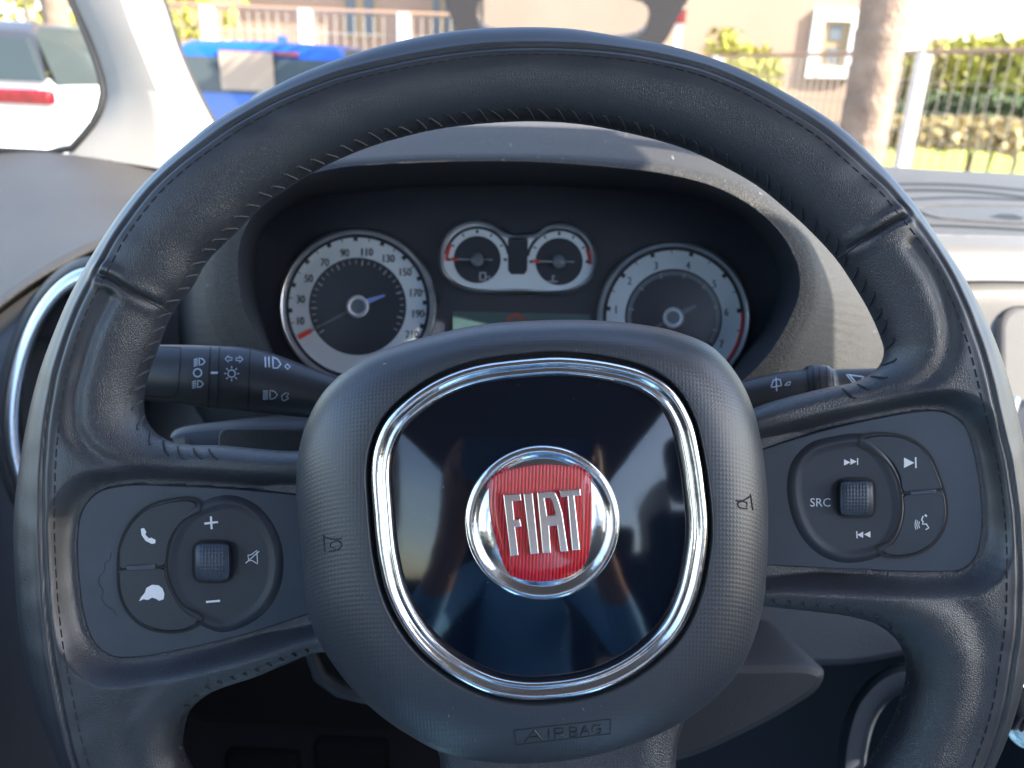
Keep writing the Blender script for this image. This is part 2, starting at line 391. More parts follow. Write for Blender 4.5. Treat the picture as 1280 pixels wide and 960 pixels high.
for j in (JOINL, JOINR):
    dj = dline(j); h -= .0018 * np.exp(-(dj / .0009) ** 2) * sm(s, 0, .003); h += .0008 * np.exp(-((dj - .003) / .0018) ** 2) * sm(s, 0, .004)
for v in (VALL, VALR): h -= .0022 * np.exp(-(dline(v) / .0032) ** 2) * sm(s, 0, .006)
for v in (VLL, VLR): h -= .0012 * np.exp(-(dline(v) / .0045) ** 2) * sm(s, 0, .006)
h -= .010 * np.exp(-(((pu[:, 0] - .01) / .09) ** 2 + ((pu[:, 1] + .05) / .085) ** 2) ** 2) * sm(s, 0, .01)   # dished hub
h += .0002 * np.sin(pu[:, 0] * 190 + 2 * np.sin(pu[:, 1] * 130)) * np.sin(pu[:, 1] * 170 + 1.3) * sm(s, .001, .01)
h = np.maximum(h, 0)
idx = -np.ones(nx * ny, int); idx[sel] = np.arange(len(sel))
n1 = len(sel); bsel = bound[sel]
vf = CAM + np.outer(pu[:, 0], RIGHT) + np.outer(pu[:, 1], UP) + np.outer(D0 - h, FWD)
hb = prof(s, RT, .0135); vb = CAM + np.outer(pu[:, 0], RIGHT) + np.outer(pu[:, 1], UP) + np.outer(D0 + hb, FWD)
bidx = np.arange(n1) + n1; bidx[bsel] = np.arange(n1)[bsel]
cy_, cx_ = np.where(cc); c00 = idx[cy_ * nx + cx_]; c10 = idx[cy_ * nx + cx_ + 1]; c11 = idx[(cy_ + 1) * nx + cx_ + 1]; c01 = idx[(cy_ + 1) * nx + cx_]
ff = np.stack([c00, c10, c11, c01], 1); fb = np.stack([bidx[c01], bidx[c11], bidx[c10], bidx[c00]], 1)
allv = np.vstack([vf, vb]); allf = np.vstack([ff, fb])
me = bpy.data.meshes.new('rim')
usedv = np.zeros(len(allv), bool); usedv[allf.ravel()] = True; remap = np.cumsum(usedv) - 1
allv = allv[usedv]; allf = remap[allf]
me.vertices.add(len(allv)); me.vertices.foreach_set('co', allv.ravel().astype(np.float32))
me.loops.add(allf.size); me.loops.foreach_set('vertex_index', allf.ravel().astype(np.int32))
me.polygons.add(len(allf)); me.polygons.foreach_set('loop_start', (np.arange(len(allf)) * 4).astype(np.int32))
me.update(calc_edges=True); me.validate()
me.polygons.foreach_set('use_smooth', np.ones(len(me.polygons), bool)); me.materials.append(M['leather'])
gr = .18 + .82 * sm(ds, .004, .011) * sm(np.where(sdo > 0, 1, 0) * dline(OUT[:54], .3), .006, .010)
gr = np.concatenate([gr, np.full(n1, .3)])[usedv]
ga_ = me.attributes.new('grain', 'FLOAT', 'POINT'); ga_.data.foreach_set('value', gr.astype(np.float32))
wheel = thing('steering_wheel', 'black stitched leather steering wheel with a red and chrome badge in its centre', 'steering wheel', P(665, 665, .3))
rim = bpy.data.objects.new('rim', me); COL.objects.link(rim); rim.parent = wheel; rim.location = -wheel.location
rim_bvh = bvh_of(rim); on_rim = onto(rim_bvh, .0002)

# seam thread in the groove
mb = MB()
q = spline(SEAM, False, step=5); pp = [on_rim(*p) for p in q]; pp = [p for p in pp if p]
for i in range(len(pp) - 1):
    if i % 3 != 2: mb.tube([pp[i], pp[i + 1]], .00022, 5)
for j in (JOINL, JOINR):
    pj = [on_rim(*p) for p in spline(j, False, step=4)]; mb.tube([p for p in pj if p], .0003, 5)
mb.build('seam_thread', M['thread'], wheel)
# cross stitching round the inner edges
def stitch_path(path, rot, length, step, pale):
    c = spline(path, False, step=step); mbs = (MB(), MB())
    for i in range(1, len(c) - 1):
        t = c[i + 1] - c[i - 1]; t /= np.linalg.norm(t); n = np.array([t[1], -t[0]])
        if (c[i] + n * 3 - np.array([650, 500])).dot(n) < 0: pass
        a = math.radians(rot + random.uniform(-8, 8)); dd = np.array([n[0] * math.cos(a) + n[1] * math.sin(a), -n[0] * math.sin(a) + n[1] * math.cos(a)])
        L = length * random.uniform(.85, 1.1)
        pts3 = []
        for k in range(6):
            p = c[i] + dd * (2 + L * k / 5); g = on_rim(*p)
            if g: pts3.append(np.array(g) - FWD * (.0003 if 0 < k < 5 else -.0003))
        if len(pts3) > 3:
            m = mbs[1] if pale(c[i]) else mbs[0]; m.tube(pts3, [.00040] * len(pts3), 6)
            e = c[i] + dd * (2 + L); g = on_rim(*(e + np.array([-t[0], -t[1]]) * 2.5)); 
            if g: m.tube([pts3[-1], g], .0004, 5)
    return mbs
H1 = [(279, 560), (240, 559), (213, 554), (194, 542), (182, 524), (179, 502), (183, 475), (198, 432), (214, 392), (240, 357), (259, 325), (297, 287), (322, 261), (359, 234), (400, 209), (456, 184), (505, 169),
      (550, 159), (625, 151), (681, 150), (737, 155), (805, 169), (850, 182), (880, 194), (943, 228), (980, 257), (1012, 286), (1046, 323), (1072, 362), (1088, 390), (1101, 420), (1106, 440), (1098, 461), (1070, 480), (1033, 488)]
sA, sB = MB(), MB()
for path, rot, L, st in ((H1, 42, 17, 19), (HOLE3[1:14][::-1], 30, 4.5, 17), (HOLE2[:9], 30, 4, 15)):
    # normals must point into the leather (away from the hole)
    a, b = stitch_path(path[::-1] if path is not H1 else path, rot if path is H1 else rot, L, st, lambda p: p[0] < 560 and p[1] < 545)
    for m, t, lb in ((a, M['thread'], None), (b, M['thread_glint'], 'thread stitches on the left inner edge, coloured paler for the light glint')):
        if m.v: m.build('stitching', t, wheel, label=lb)

# ---- airbag cover
CC = (672, 665)
COV = [(371, 603), (374, 562), (385, 525), (407, 487), (454, 448), (500, 430), (547, 417), (600, 406), (660, 401), (734, 400), (796, 405), (843, 414), (890, 434), (921, 469), (940, 509), (952, 560), (958, 615), (959, 666), (957, 715), (951, 764),
       (927, 830), (885, 877), (829, 912), (758, 938), (688, 950), (622, 951), (557, 940), (515, 919), (468, 886), (421, 835), (388, 774), (378, 690), (373, 640)]
CHR = [(660, 447), (594, 456), (547, 473), (510, 497), (482, 525), (468, 556), (463, 588), (465, 632), (472, 700), (487, 755), (519, 807), (562, 844), (608, 867), (645, 875), (679, 876), (744, 866), (801, 839), (847, 797), (871, 750), (884, 690), (886, 655), (882, 610), (877, 575), (865, 525), (843, 488), (812, 466), (765, 452), (702, 445)]
DC = .279; DG = .2600
co = ang_loop(UV(COV, DC), UV([CC], DC)[0], 320)
ci = ang_loop(UV(CHR, DG), UV([CC], DG)[0], 320)
ci_o = offset(ci, .0022)
mb = MB(); rings = []
for o, d in ((-.012, .308), (-.005, .296), (-.0015, .2865)): rings.append([W(u, v, d) for u, v in offset(co, o)])
for t in np.linspace(0, 1, 22):
    t2 = t ** 1.5; p = co * (1 - t2) + ci_o * t2; f = (1 - (1 - t2) ** 2.0) ** .62
    rings.append([W(u, v, DC - (DC - DG - .0002) * f) for u, v in p])
for o, d in ((.0018, .2602), (.0014, .2612), (.0012, .268)): rings.append([W(u, v, d) for u, v in offset(ci, o)])
mb.loft(rings, caps=False); cover = mb.build('airbag_cover', M['cover'], wheel, sharp=70)
on_cov = onto(bvh_of(cover), .00005)
mb = MB(); mb.add([W(u, v, .2655) for u, v in offset(ci, .0016)], [tuple(range(320))]); mb.build('trim_gap', M['black'], cover, smooth=False)
mb = MB(); rings = []
for o, d in ((0, .266), (0, .2612), (-.0003, .2598), (-.0011, .2588), (-.0021, .2585), (-.0030, .2590), (-.0036, .2598), (-.0040, .26), (-.0046, .2594), (-.0054, .2594), (-.0060, .2602), (-.0064, .2615), (-.0066, .265)):
    rings.append([W(u, v, d) for u, v in offset(ci, o)])
mb.loft(rings, caps=False); mb.build('chrome_trim', M['chrome'], cover, sharp=80)
mb = MB(); cen = np.array(UV([(678, 655)], DG)[0]); rings = []
g0 = offset(ci, -.0064)
for t in np.linspace(0, .98, 24):
    p = g0 * (1 - t) + cen * t; rings.append([W(u, v, .2622 - .0042 * (1 - (1 - t) ** 2)) for u, v in p])
mb.loft(rings, caps=False); n = len(mb.v); mb.add([W(*cen, .2580)] + rings[-1], [(0, i + 1, (i + 1) % 320 + 1) for i in range(320)])
mb.build('badge_panel', M['gloss'], cover, sharp=80)

# ---- badge
EC = (678, 653); DE = .2585; er = 97 * (DE - .001) / F; ecu = np.array(UV([EC], DE - .001)[0])
mb = MB(); rings = []
for r, hh in ((1, 0), (1, .0010), (.985, .0019), (.955, .0024), (.91, .0024), (.865, .0018), (.83, .0012), (.815, .0012), (.80, .0015), (.6, .0019), (.3, .0021), (.02, .0021)):
    rings.append([W(ecu[0] + er * r * math.cos(a), ecu[1] + er * r * math.sin(a), DE - hh) for a in np.linspace(0, 2 * PI, 120, endpoint=False)])
mb.loft(rings); badge = mb.build('badge', M['chrome'], cover, sharp=80)
SH = [(611, 612), (614, 600), (625, 591), (647, 585), (677, 581), (710, 583), (730, 589), (738, 600), (740, 627), (739, 665), (735, 695), (727, 710), (710, 721), (680, 727), (655, 725), (638, 719), (629, 705), (620, 675), (613, 645)]
def ribs(nt, b, tc):
    s_ = nt.nodes.new('ShaderNodeSeparateXYZ'); nt.links.new(tc.outputs['Object'], s_.inputs[0])
    q = nt.nodes.new('ShaderNodeMath'); q.operation = 'MULTIPLY'; q.inputs[1].default_value = 5700; nt.links.new(s_.outputs[0], q.inputs[0])
    w_ = nt.nodes.new('ShaderNodeMath'); w_.operation = 'SINE'; nt.links.new(q.outputs[0], w_.inputs[0])
    r = nt.nodes.new('ShaderNodeValToRGB'); r.color_ramp.elements[0].position = .0; r.color_ramp.elements[0].color = (.22, .004, .010, 1)
    r.color_ramp.elements[1].position = .35; r.color_ramp.elements[1].color = (.75, .010, .026, 1)
    a_ = nt.nodes.new('ShaderNodeMapRange'); a_.inputs['From Min'].default_value = -1; nt.links.new(w_.outputs[0], a_.inputs['Value'])
    nt.links.new(a_.outputs[0], r.inputs[0]); nt.links.new(r.outputs[0], b.inputs['Base Color'])
    bp = nt.nodes.new('ShaderNodeBump'); bp.inputs['Distance'].default_value = .0004; bp.inputs['Strength'].default_value = .8
    nt.links.new(w_.outputs[0], bp.inputs['Height']); nt.links.new(bp.outputs[0], b.inputs['Normal'])
M['shield'] = mat('red_ribbed_enamel', (.5, .01, .02), .35, coat=1, coatr=.06, fn=ribs)
DS = DE - .0022
sh = ccw(UV(spline(SH, step=2.5), DS)); sc = sh.mean(0); mb = MB(); rings = []
for o, hh in ((0, -.0012), (0, .0001), (-.0004, .0004)): rings.append([W(u, v, DS - hh) for u, v in offset(sh, o)])
s2 = offset(sh, -.0004)
for t in (.2, .4, .6, .8, .98): rings.append([W(*(sc * t + p * (1 - t)), DS - .0004 - .0005 * (1 - (1 - t) ** 2)) for p in s2])
mb.loft(rings); shield = mb.build('shield', M['shield'], badge, sharp=60)
def e4(l): return [(560 + x / 4, 540 + y / 4) for x, y in l]
Fp = e4([(275, 313), (363, 308), (368, 344), (325, 348), (333, 436), (360, 434), (369, 474), (337, 478), (354, 618), (312, 623)])
Ip = e4([(376, 308), (424, 304), (455, 608), (412, 613)])
Ap = e4([(445, 302), (515, 294), (538, 304), (552, 335), (572, 400), (602, 598), (562, 600), (545, 470), (507, 472), (516, 605), (473, 608)])
Ah = e4([(484, 333), (508, 331), (521, 350), (538, 413), (497, 417)])
Tp = e4([(555, 291), (663, 284), (665, 319), (633, 321), (661, 590), (620, 594), (597, 324), (566, 327)])
DL = DS - .0022
for loops in ((Fp,), (Ip,), (Ap, Ah), (Tp,)):
    mb = MB(); plate(mb, [UV(l, DL) for l in loops], DL, .0016, .00032); mb.build('letter', M['letterc'], badge, sharp=20)

# ---- horn marks and airbag word pressed into the cover
def relief(mb, paths, r=.00022, closed=False):
    for p in paths:
        q = spline(p, closed, step=2) if len(p) > 2 else np.array([[p[0][0] + (p[1][0] - p[0][0]) * t, p[0][1] + (p[1][1] - p[0][1]) * t] for t in np.linspace(0, 1, 8)])
        z = [on_cov(*a) for a in q]; z = [a for a in z if a]
        if len(z) > 2: mb.tube(z, r, 6)
mb = MB()
relief(mb, [[(404, 668), (406, 690)], [(405, 671), (416, 674), (427, 673)], [(411, 689), (424, 686), (427, 680), (422, 676), (414, 678), (413, 684), (419, 686)]], .00028)
mb.build('horn_mark', M['cover_smooth'], cover)
mb = MB()
relief(mb, [[(938, 618), (941, 638)], [(938, 620), (930, 625), (920, 626)], [(934, 636), (924, 634), (922, 629), (927, 627), (934, 629), (933, 634)]], .00028)
mb.build('horn_mark', M['cover_smooth'], cover)
mb = MB()
relief(mb, [[(643, 913), (763, 899)], [(763, 899), (763, 917)], [(763, 917), (645, 931)], [(645, 931), (643, 913)]], .00020)
relief(mb, [[(656, 927), (668, 913)], [(668, 913), (678, 925)], [(661, 922), (674, 920)], [(686, 923), (686, 912)], [(694, 923), (693, 911)], [(693, 911), (704, 911), (703, 916), (694, 917)], [(698, 917), (706, 921)],
            [(713, 921), (712, 909)], [(712, 909), (721, 910), (720, 914), (713, 915)], [(713, 915), (722, 917), (720, 920), (713, 921)], [(726, 919), (731, 907)], [(731, 907), (737, 918)], [(728, 915), (735, 914)],
            [(750, 907), (742, 907), (741, 915), (750, 916), (751, 911)], [(751, 911), (746, 912)]], .00028)
mb.build('airbag_lettering', M['cover_smooth'], cover)

def specks(mb, n, box, mp, w=(.5, 1.1)):
    for k in range(n):
        x, y = random.uniform(box[0], box[2]), random.uniform(box[1], box[3]); a = random.uniform(0, PI); r = random.uniform(*w) * .5; L = r * (1 if random.random() < .85 else 5)
        ribbon(mb, [(x, y), (x + math.cos(a) * L * 1.6, y + math.sin(a) * L * 1.6)], r * 1.6, mp)
M['dust'] = mat('dust', (.32, .33, .34), .9)
mb = MB(); specks(mb, 60, (400, 420, 930, 930), on_cov); tag(mb.build('dust', M['dust'], cover, smooth=False), kind='stuff')
on_gl = onto(bvh_of(*[c for c in cover.children if c.name == 'badge_panel']), .00008)
mb = MB(); specks(mb, 70, (490, 480, 870, 850), on_gl, (.4, .8)); tag(mb.build('dust', M['dust'], cover, smooth=False), kind='stuff')
# ---- switch panels on the spokes
def spoke_panel(PAN, dpf, dish, pad, cres_hi, cres_lo, gaps, slot, roller, side):
    df = lambda u, v: dpf(u / .295 * F + 640)
    J = lambda pts, st=3: pan_uv(spline(pts, step=st), dpf)
    mb = MB(); plate(mb, [J(PAN, 5)], df, .003, .0005); body = mb.build('switch_panel', M['plastic'], wheel, sharp=30)
    up = lambda k: (lambda u, v: df(u, v) - k)
    mb = MB()
    dl = ccw(J(dish)); rings = []
    for o, k in ((.0030, -.0003), (.0022, .00015), (.0010, .0008), (0, .00105), (-.0008, .0009), (-.0022, .0005), (-.003, .00045)):
        rings.append([W(u, v, df(u, v) - k) for u, v in offset(dl, o)])
    mb.loft(rings, caps=False); l2 = offset(dl, -.003); c = l2.mean(0)
    for t in (0, .35, .7, .97): pass
    mb.loft([[W(*(p * (1 - t) + c * t), df(*(p * (1 - t) + c * t)) - .00045 + .0004 * (1 - (1 - t) ** 2)) for p in l2] for t in (0, .3, .6, .97)], caps=False)
    dk = mb.build('rocker_pad', M['plastic_pad'], body, sharp=80)
    for cr in (cres_hi, cres_lo):
        mb = MB(); plate(mb, [J(cr, 2)], up(.0009), .002, .00045); b = mb.build('crescent_button', M['plastic_pad'], body, sharp=35)
    mb = MB(); mp = lambda x, y: P(x, y, dpf(x) - .0011)
    for g in gaps: ribbon(mb, g, 2.8, mp, smooth=len(g) > 2)
    mb.build('button_gap', M['black'], body)
    cx, cy, hw, hh, tl = roller
    mb = MB(); rr = []
    for k in range(40):
        a = 2 * PI * k / 40; c_, s_ = math.cos(a), math.sin(a); e = .45
        x = math.copysign(abs(c_) ** e, c_) * (hw + 3.0); y = math.copysign(abs(s_) ** e, s_) * (hh + 3.0); rr.append((cx + x, cy + y))
    fill(mb, rr, lambda x, y: P(x, y, dpf(x) - .0010)); mb.build('roller_well', M['black'], body)
    mb = MB(); N = 33; v = []
    for j in range(N):
        for i in range(N):
            a = -1 + 2 * i / (N - 1); b = -1 + 2 * j / (N - 1)
            k = .0016 + .0030 * math.sqrt(max(0, 1 - (b * .96) ** 2)) * (1 - .15 * a ** 4)
            kn = .00022 if (i % 3 != 0 and j % 3 != 0 and abs(a) < .72) else 0
            if abs(a) > .95 or abs(b) > .97: k = .0004
            sq = 1 - .10 * (b ** 4 if abs(a) > .8 else 0)
            x = cx + a * hw * (1 - .10 * abs(b) ** 5); y = cy + b * hh * (1 - .10 * abs(a) ** 5)
            v.append(P(x, y, dpf(cx) - k - kn))
    mb.add(v, [(j * N + i, j * N + i + 1, (j + 1) * N + i + 1, (j + 1) * N + i) for j in range(N - 1) for i in range(N - 1)])
    mb.build('roller', M['plastic'], body, sharp=60)
    mb = MB(); x0, y0, x1, y1 = slot; plate(mb, [pan_uv([(x0, y1), (x1, y1 - 2), (x1, y0 - 2), (x0, y0)], dpf)], up(.0016), .0015, .0004)
    mb.build('divider_bar', M['plastic'], body)
    return body, dk
DISHL = [(256, 634), (285, 627), (310, 634), (331, 654), (343, 680), (346, 705), (342, 732), (328, 757), (303, 775), (278, 782), (255, 774), (230, 757), (215, 730), (212, 700), (220, 668), (236, 645)]
PADL = DISHL
CHL = [(246, 631), (240, 626), (221, 626), (188, 635), (168, 651), (154, 677), (150, 709), (206, 706), (212, 680), (222, 660), (236, 645)]
CLL = [(150, 714), (153, 747), (168, 771), (193, 785), (225, 787), (244, 780), (249, 773), (233, 764), (217, 745), (208, 722), (206, 711)]
GL = [[(250, 640), (251, 631), (242, 624), (221, 623.5), (187, 632), (166, 649), (151, 677), (147, 711), (151, 748), (166, 773), (192, 788), (225, 790), (247, 782), (254, 774), (250, 768), (228, 756), (213, 730), (208.5, 705), (215, 672), (230, 650), (250, 640)],
      [(148, 712), (210, 708)]]
bl, pl = spoke_panel(PANL, DPL, DISHL, PADL, CHL, CLL, GL, (160, 706, 196, 713), (265.5, 702.5, 22.5, 24, 0), 'l')
DISHR = [(1078, 551), (1045, 553), (1015, 562), (997, 582), (992, 608), (997, 640), (1010, 668), (1030, 687), (1055, 695), (1085, 692), (1106, 682), (1119, 662), (1124, 635), (1120, 608), (1110, 584), (1096, 564)]
CHR_ = [(1077, 555), (1078, 549), (1092, 545), (1117, 545), (1139, 552), (1158, 568), (1171, 593), (1175, 610), (1129, 615), (1124, 596), (1114, 578), (1098, 564)]
CLR_ = [(1129, 619), (1176, 614), (1181, 630), (1180, 653), (1168, 675), (1146, 690), (1117, 694), (1104, 690), (1100, 685), (1114, 678), (1124, 660), (1129, 637)]
GR = [[(1085, 562), (1074, 557), (1076, 547), (1090, 542.5), (1117, 542.5), (1140, 549.5), (1160, 566), (1173, 592), (1183, 627), (1182, 654), (1170, 677), (1148, 692), (1117, 697), (1101, 693), (1097, 685), (1112, 677), (1123, 658), (1127, 630), (1122, 600), (1108, 577), (1085, 562)],
      [(1126, 617), (1179, 611.5)]]
br, pr = spoke_panel(PANR, DPR, DISHR, DISHR, CHR_, CLR_, GR, (1135, 613, 1168, 619), (1070.7, 622.7, 21.5, 22.5, 0), 'r')
kids = lambda b: [b] + [c for c in b.children]
onl = onto(bvh_of(*[c for c in kids(bl) if c.name.split('.')[0] in ('switch_panel', 'rocker_pad', 'crescent_button')]), .00008)
onr = onto(bvh_of(*[c for c in kids(br) if c.name.split('.')[0] in ('switch_panel', 'rocker_pad', 'crescent_button')]), .00008)
M['smudge'] = mat('smudge', (.018, .02, .026), .6); mb2_ = MB()
mb = MB()
ribbon(mb, [(255.5, 654.5), (272.5, 652.5)], 2.6, onl); ribbon(mb, [(263.6, 645.5), (264.6, 661.5)], 2.6, onl)
ribbon(mb, [(257.5, 752.5), (275, 751)], 2.6, onl)
fill(mb, [(176, 661), (180, 660), (183, 665), (181.5, 668), (186, 673), (189, 672), (194.5, 675), (194, 679), (190, 680), (182, 676), (177, 669)], onl)
fill(mb, [(174, 751.5), (176, 747), (181, 741), (183, 735), (190, 731), (198, 731.5), (203, 735.5), (205.5, 742), (204.5, 749), (199, 751), (195, 748.5), (190, 747), (185, 750), (179, 749)], onl)
for l, cl in (([(310, 694), (314, 693.5), (321, 688), (322, 705), (315, 700.5), (311, 701)], True), ([(307, 704), (324, 689)], False)): ribbon(mb, l, 1.2, onl, closed=cl)
ribbon(mb2_, [(139, 691), (137, 700), (131, 704), (131, 712), (124, 722), (124, 731), (129, 738), (127, 748), (133, 757), (141, 762), (146, 770)], 1.0, onl, smooth=True); mb2_.build('wear_mark', M['smudge'], bl)
mb.build('icons', M['white'], bl, smooth=False, label='white plus, minus, telephone and mute signs')
mb = MB()
text(mb, 'SRC', 1025.5, 628, 10.5, onr, 0, 1.0)
def arrow(x0, x1, y, hh, m): fill(mb, [(x0, y - hh), (x1, y), (x0, y + hh)], m)
arrow(1055, 1063, 578, 4, onr); arrow(1063, 1071, 577, 4, onr); ribbon(mb, [(1072, 572.5), (1072, 581)], 1.4, onr)
arrow(1079, 1071.5, 668.5, 4, onr); arrow(1088, 1080, 668, 4, onr); ribbon(mb, [(1071, 664), (1071.3, 673)], 1.4, onr)
arrow(1130, 1143, 578.5, 6.5, onr); ribbon(mb, [(1144.5, 571.5), (1145, 585)], 2, onr)
ribbon(mb, [(1154, 645), (1152, 650), (1154, 652), (1153, 655), (1158, 655), (1161, 660), (1157, 662)], 1.5, onr)
ribbon(mb, [(1156, 643.5), (1158.5, 645.5)], 2.2, onr)
for k, x in enumerate((1149.5, 1147.2, 1145)): ribbon(mb, [(x, 652 - k * 1.3), (x - 1.2, 656), (x, 660 + k)], .9, onr, smooth=True)
mb.build('icons', M['white'], br, smooth=False, label='white SRC letters and track and voice signs')

# ================================================================ STALKS
def stalk(name, label, st, depth, cat='stalk'):
    loc = P(st[0][0], st[0][1], depth); t = thing(name, label, cat, loc)
    mb = MB(); rings = []
    q = spline([(a, b, c) for a, b, c in st], False, step=5)
    for x, y, r in q:
        rings.append([W((x - 640) / F * depth + 0, (480 - y) / F * depth + math.sin(a) * r / F * depth, depth - math.cos(a) * r / F * depth * .8) for a in np.linspace(0, 2 * PI, 36, endpoint=False)])
    mb.loft(rings); b = mb.build('lever', M['dark_plastic2'], t, sharp=60)
    return t, b
M['dark_plastic2'] = mat('stalk_plastic', (.028, .031, .038), .38, bump=[('noise', 2500, .00003)])
tl, sl = stalk('indicator_stalk', 'black lamp and indicator lever behind the left of the wheel', [(70, 466, 30), (75, 466, 33), (140, 466, 34), (180, 466, 35), (222, 468, 37), (262, 471, 39), (314, 475, 40), (350, 482, 37), (385, 490, 32), (430, 500, 26), (480, 508, 22), (560, 515, 21)], .365)
ons = onto(bvh_of(sl), .0002)
mb = MB()
for x in (262, 273.5, 312): ribbon(mb, [(x + 1.5, 430 + (x - 262) * .03), (x, 450), (x - .5, 470), (x - 1.5, 500), (x - 2, 514)], 1.6, ons, smooth=True)
ribbon(mb, [(186, 433), (226, 434.5), (225, 455), (222, 490), (216, 497.5), (180, 495)], 1.3, ons, smooth=False)
mb.build('groove', M['black'], sl)
mb = MB()
def lamp(mb, x, y, s, mp, rays=3, slant=0, flipx=1):
    ribbon(mb, [(x, y - 5 * s), (x, y + 5 * s), (x + 5 * s * flipx, y + 4 * s), (x + 8.5 * s * flipx, y), (x + 5 * s * flipx, y - 4 * s)], 1.3, mp, closed=True)
    for k in range(rays):
        yy = y + (k - (rays - 1) / 2) * (9 * s / max(1, rays - 1)); ribbon(mb, [(x - 2.2 * s * flipx, yy), (x - 8 * s * flipx, yy + slant)], 1.2, mp)
lamp(mb, 249, 452, .85, ons, 4, 2); lamp(mb, 247, 480, .85, ons, 4, 1.5)
ribbon(mb, [(247 + 5 * math.cos(a), 466 + 5 * math.sin(a)) for a in np.linspace(0, 2 * PI, 16, endpoint=False)], 1.6, ons, closed=True)
ribbon(mb, [(263.5, 466), (273, 466)], 2.6, ons)
c = (289.5, 467)
ribbon(mb, [(c[0] + 4.6 * math.cos(a), c[1] + 4.6 * math.sin(a)) for a in np.linspace(0, 2 * PI, 16, endpoint=False)], 1.3, ons, closed=True)
for k in range(8):
    a = k * PI / 4; ribbon(mb, [(c[0] + 6.5 * math.cos(a), c[1] + 6.5 * math.sin(a)), (c[0] + 9.5 * math.cos(a), c[1] + 9.5 * math.sin(a))], 1.2, ons)
def arr(mb, x, y, s, mp, f=1): ribbon(mb, [(x, y - 2 * s), (x + 5 * s * f, y - 2 * s), (x + 5 * s * f, y - 5 * s), (x + 10 * s * f, y), (x + 5 * s * f, y + 5 * s), (x + 5 * s * f, y + 2 * s), (x, y + 2 * s)], .9, mp, closed=True)
arr(mb, 290, 448.5, .85, ons, -1); arr(mb, 295, 449, .85, ons, 1)
for x in (331.5, 336): ribbon(mb, [(x, 446), (x + .5, 459)], 1.5, ons)
ribbon(mb, [(341, 446), (341.5, 460), (347, 460), (351, 455), (347, 449)], 1.4, ons, closed=True)
ribbon(mb, [(356, 458), (359, 455), (363, 458.5), (359.5, 461.5)], 1.3, ons, closed=True)
lamp(mb, 337.5, 493.5, 1.1, ons, 5, .5)
ribbon(mb, [(353, 500), (352, 495), (357, 491), (361, 492), (358, 496), (361, 498), (355, 501)], 1.1, ons, closed=True)
mb.build('icons', M['ink_blue'], sl, smooth=False)
tr, sr = stalk('wiper_stalk', 'short black wiper lever behind the right of the wheel', [(840, 525, 22), (900, 508, 24), (950, 495, 24), (985, 489, 25), (1006, 487, 26), (1008, 486, 28), (1034, 485, 28), (1036, 485, 25), (1060, 485, 24), (1100, 484, 24), (1150, 484, 23), (1162, 484, 12)], .365)
onw = onto(bvh_of(sr), .0002)
mb = MB()
for x in (1009, 1016, 1024, 1033, 1041): ribbon(mb, [(x, 458), (x + 1, 475), (x + 3, 500)], 1.3, onw, smooth=True)
mb.build('groove', M['black'], sr)
mb = MB()
ribbon(mb, [(964, 483), (967, 475), (975, 474), (977, 482), (965, 484)], 1.2, onw, closed=True); ribbon(mb, [(970, 472), (971, 489)], 1.2, onw)
ribbon(mb, [(981, 482), (984, 478), (988, 477), (987, 481)], 1.1, onw, closed=True)
ribbon(mb, [(1058, 468), (1080, 471), (1074, 478), (1066, 478)], 1.4, onw, closed=True); ribbon(mb, [(1069, 477), (1062, 469)], 1.4, onw)
mb.build('icons', M['ink_blue'], sr, smooth=False)

# ================================================================ INSTRUMENT CLUSTER
clu = thing('instrument_cluster', 'hooded instrument binnacle with silver ringed dials seen through the wheel', 'instrument cluster', P(650, 480, .5))
OPEN = [(294, 325), (299, 294), (320, 256), (345, 235), (374, 219), (420, 207), (480, 202), (560, 199), (660, 199), (765, 206), (837, 215), (902, 233), (952, 262), (984, 295), (1001, 331), (1003, 364), (988, 403), (961, 446), (925, 480), (860, 520), (660, 540), (450, 520), (370, 480), (327, 431), (299, 375)]
OC = (648, 360); NH = 220
def aring(pts, d): return ang_loop(UV(pts, d), UV([OC], d)[0], NH)
o0 = aring(OPEN, .43); rings = []
FACE = [(318, 330), (330, 285), (370, 255), (450, 240), (560, 234), (660, 233), (760, 236), (850, 245), (920, 270), (960, 310), (972, 350), (960, 400), (930, 440), (880, 500), (660, 540), (430, 520), (360, 470), (328, 400)]
fr = aring(FACE, .515)
mb = MB()
LIP = [(256, 345), (262, 300), (285, 262), (318, 235), (360, 213), (415, 200), (480, 194), (560, 191), (660, 191), (770, 196), (845, 205), (915, 222), (968, 250), (1004, 285), (1022, 328), (1026, 370), (1010, 412), (985, 460), (940, 500), (870, 540), (660, 560), (440, 540), (345, 495), (285, 440), (262, 400)]
BACK1 = [(238, 350), (240, 300), (262, 255), (300, 222), (350, 198), (410, 181), (480, 173), (560, 169), (660, 168), (770, 173), (855, 184), (940, 210), (1010, 250), (1062, 310), (1085, 370), (1090, 440), (1070, 500), (980, 560), (870, 600), (660, 610), (440, 600), (330, 560), (260, 500), (240, 420)]
BACK2 = [(215, 355), (220, 290), (250, 240), (290, 210), (345, 183), (410, 166), (480, 161), (560, 158), (660, 158), (770, 163), (860, 176), (960, 205), (1060, 250), (1130, 330), (1160, 400), (1170, 480), (1150, 560), (1000, 620), (870, 640), (660, 650), (440, 640), (310, 600), (235, 520), (215, 430)]
for pts_, d in ((BACK2, .66), (BACK1, .56), (LIP, .445)): rings.append([W(u, v, d) for u, v in aring(pts_, d)])
l0 = aring(LIP, .445); 
for k in (.35, .7): rings.append([W(*(l0[i] * (1 - k) + o0[i] * k), .445 - .010 * math.sin(k * PI * .62)) for i in range(NH)])
rings.append([W(u, v, .434) for u, v in o0])
